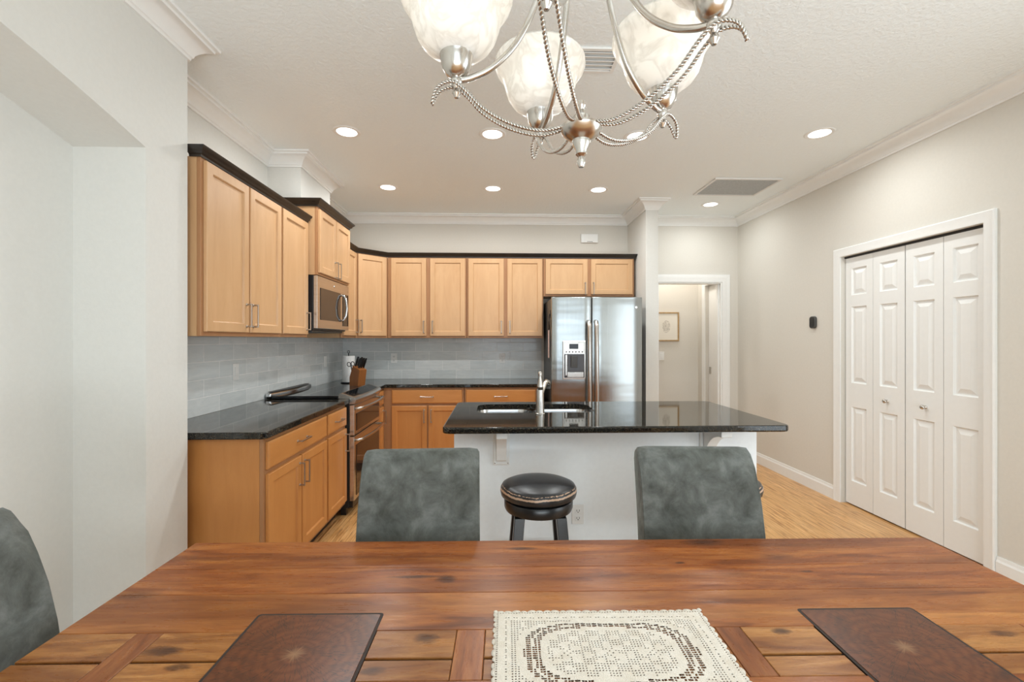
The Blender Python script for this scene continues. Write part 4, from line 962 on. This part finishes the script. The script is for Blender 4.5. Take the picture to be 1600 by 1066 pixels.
MB().box(a0+.021,a1-.021,b0+.021,b1-.021, zc-.001, zc).build('backing', M['vent'], v2)
for i in range(5):
    y = b0+.038+i*.034; mb = MB(); mb.prism([(y-.013,zc-.012),(y+.010,zc-.003),(y+.012,zc-.005),(y-.011,zc-.014)], 'x', a0+.021, a1-.021); mb.build('slat', M['white'], v2)

# ---------------------------------------------------------------- wall fittings
def plate(name, label, cat, loc, rz, kind='outlet', w=.072, h=.115):
    r = thing(name, label, cat, loc, rz); ORI[r.name] = Vector((0,0,0))
    MB().box(-w/2, w/2, -.006, -.0003, -h/2, h/2).build('cover_plate', M['plastic'], r, local=True, bevel=.002)
    if kind == 'outlet':
        mb = MB()
        for dz in (-.022, .022): mb.box(-.017, .017, -.009, -.0062, dz-.015, dz+.015)
        f = mb.build('receptacle', M['plastic'], r, local=True, bevel=.002); mb = MB()
        for dz in (-.022, .022):
            mb.box(-.009,-.006,-.0097,-.0091,dz-.004,dz+.007); mb.box(.006,.009,-.0097,-.0091,dz-.004,dz+.007); mb.box(-.003,.003,-.0097,-.0091,dz-.011,dz-.006)
        mb.build('slots', M['charcoal'], f, local=True)
    else:
        MB().box(-.016, .016, -.010, -.0062, -.033, .033).build('rocker', M['plastic'], r, local=True, bevel=.002)
    return r
plate('wall_outlet', 'white outlet on the back tile, nearer the corner and knife block', 'outlet', (-1.205, BY-.010, 1.158), 0)
plate('wall_outlet', 'white outlet on the back tile, nearer the refrigerator', 'outlet', (.068, BY-.010, 1.156), 0)
plate('wall_outlet', 'white outlet low on the island front beside the round stool', 'outlet', (.482, PY0, .340), 0)
plate('light_switch', 'white switch plate on the left tile wall above the near counter', 'switch', (KX+.009, 3.20, 1.155), R90, 'switch')
plate('light_switch', 'white switch plate on the left tile wall just past the range', 'switch', (KX+.009, 4.84, 1.145), R90, 'switch')
plate('light_switch', 'white switch plate on the hall wall under the framed print', 'switch', (2.253, HB, 1.155), 0, 'switch')
th = thing('thermostat', 'dark grey rounded thermostat on the cream right wall', 'thermostat', (RX, 4.08, 1.535))
mb = MB(); P_ = rrect(4.08-.038, 4.08+.038, 1.535-.055, 1.535+.055, .026)
mb.prism(P_, 'x', RX-.022, RX-.0005); mb.build('body', M['charcoal'], th, bevel=.004, seg=3)
MB().prism(rrect(4.08-.028, 4.08+.028, 1.535-.044, 1.535+.044, .02), 'x', RX-.0235, RX-.0222).build('face', M['black'], th)
dc = thing('door_chime', 'small white sensor box high on the wall above the refrigerator cabinet', 'wall box', (1.10, BY, 2.575))
MB().box(1.003, 1.203, BY-.035, BY-.0005, 2.530, 2.632).build('housing', M['plastic'], dc, bevel=.004)
mb = MB()
for i in range(4): mb.box(1.075+i*.017, 1.086+i*.017, BY-.0362, BY-.0352, 2.536, 2.543)
mb.build('indicator_slots', M['charcoal'], dc)
pf = thing('framed_print', 'gold-framed ink sketch on the hall wall seen through the doorway', 'picture', (2.315, HB, 0))
ORI[pf.name] = Vector((0,0,0)); fw, fz0, fz1 = .175, 1.355, 1.752
mb = MB(); y0_ = -.022
for q_ in ((-fw,fw,fz1-.018,fz1),(-fw,fw,fz0,fz0+.018),(-fw,-fw+.018,fz0+.018,fz1-.018),(fw-.018,fw,fz0+.018,fz1-.018)): mb.box(q_[0], q_[1], y0_, -.0005, q_[2], q_[3])
mb.build('frame', M['gold'], pf, local=True, bevel=.002)
MB().box(-fw+.0185, fw-.0185, -.012, -.0005, fz0+.0185, fz1-.0185).build('print', M['print'], pf, local=True)

# ---------------------------------------------------------------- counter items
ph = thing('paper_towel_holder', 'black wire paper towel holder in the tiled corner', 'paper towel holder', (-1.585, 4.93, CT1)); ORI[ph.name] = Vector((0,0,0))
MB().lathe([(0,.0005),(.078,.0005),(.080,.006),(.074,.011),(0,.011)], (0,0,0), 32).build('base', M['black'], ph, local=True, smooth=True)
mb = MB(); mb.tube([(0,0,.011),(0,0,.315)], .0045, 8); mb.tube([(.013*math.sin(2*PI*i/14), 0, .331-.013*math.cos(2*PI*i/14)) for i in range(14)], .003, 6, closed=True); mb.build('rod', M['black'], ph, local=True, smooth='all')
mb = MB(); mb.tube([(.072,-.01,.010),(.072,-.01,.13),(.078,-.012,.17),(.074,-.01,.20)], .003, 6); mb.build('tension_arm', M['black'], ph, local=True, smooth='all')
pr = MB().lathe([(.018,.0125),(.062,.0125),(.064,.016),(.064,.286),(.062,.289),(.018,.289)], (0,0,0), 36, closed=True).build('paper_towel_roll', M['paper'], smooth=True)
pr.location = (-1.585, 4.93, CT1); tag(pr, 'white paper towel roll on the black holder in the corner', 'paper towels')
kb = thing('knife_block', 'tan wooden knife block beside the paper towels', 'knife block', (-1.395, 4.60, CT1), math.radians(60)); ORI[kb.name] = Vector((0,0,0))
m_kb = maple('knife_block_wood', 'z', (0.20, 0.065, 0.018), (0.34, 0.125, 0.036))
MB().prism([(-.060,.0005),(.055,.0005),(.055,.09),(.010,.205),(-.085,.165)], 'x', -.048, .048).build('block', m_kb, kb, local=True, bevel=.004)
proto = None; rk = Matrix.Rotation(math.radians(60), 4, 'Z')
KN = [(-.030,-.055,.180,.115),(.000,-.055,.180,.105),(.030,-.055,.180,.10),(-.030,-.010,.197,.10),(.002,-.010,.197,.085),(.032,-.010,.197,.075)]
wheres = ['back left slot','back middle slot','back right slot','front left slot','front middle slot','front right slot']
for (x, y, z_, L_), wh in zip(KN, wheres):
    o = MB(); o.prism([(-.009,0),(.009,0),(.011,.5*L_),(.009,L_),(-.006,L_+.004),(-.010,.6*L_)], 'x', -.006, .006)
    o = o.build('kitchen_knife', M['black'], bevel=.002); o.location = Vector((-1.395,4.60,CT1))+rk @ Vector((x, y, z_+.004)); o.rotation_euler = (math.radians(24), 0, math.radians(60))
    tag(o, 'black-handled knife standing in the knife block', 'knife', 'knives in the wooden block')
sc = MB(); 
for dx in (-.018, .018): sc.tube([(dx+.016*math.cos(2*PI*i/14), 0, .022*math.sin(2*PI*i/14)) for i in range(14)], .004, 6, closed=True)
sc.box(-.006,.006,-.002,.002,-.075,-.016)
so_ = sc.build('scissors', M['black'], smooth='all'); so_.location = (-1.475, 4.66, CT1+.215); so_.rotation_euler = (0, math.radians(-8), math.radians(25)); tag(so_, 'black-handled scissors in the left edge of the knife block', 'scissors')
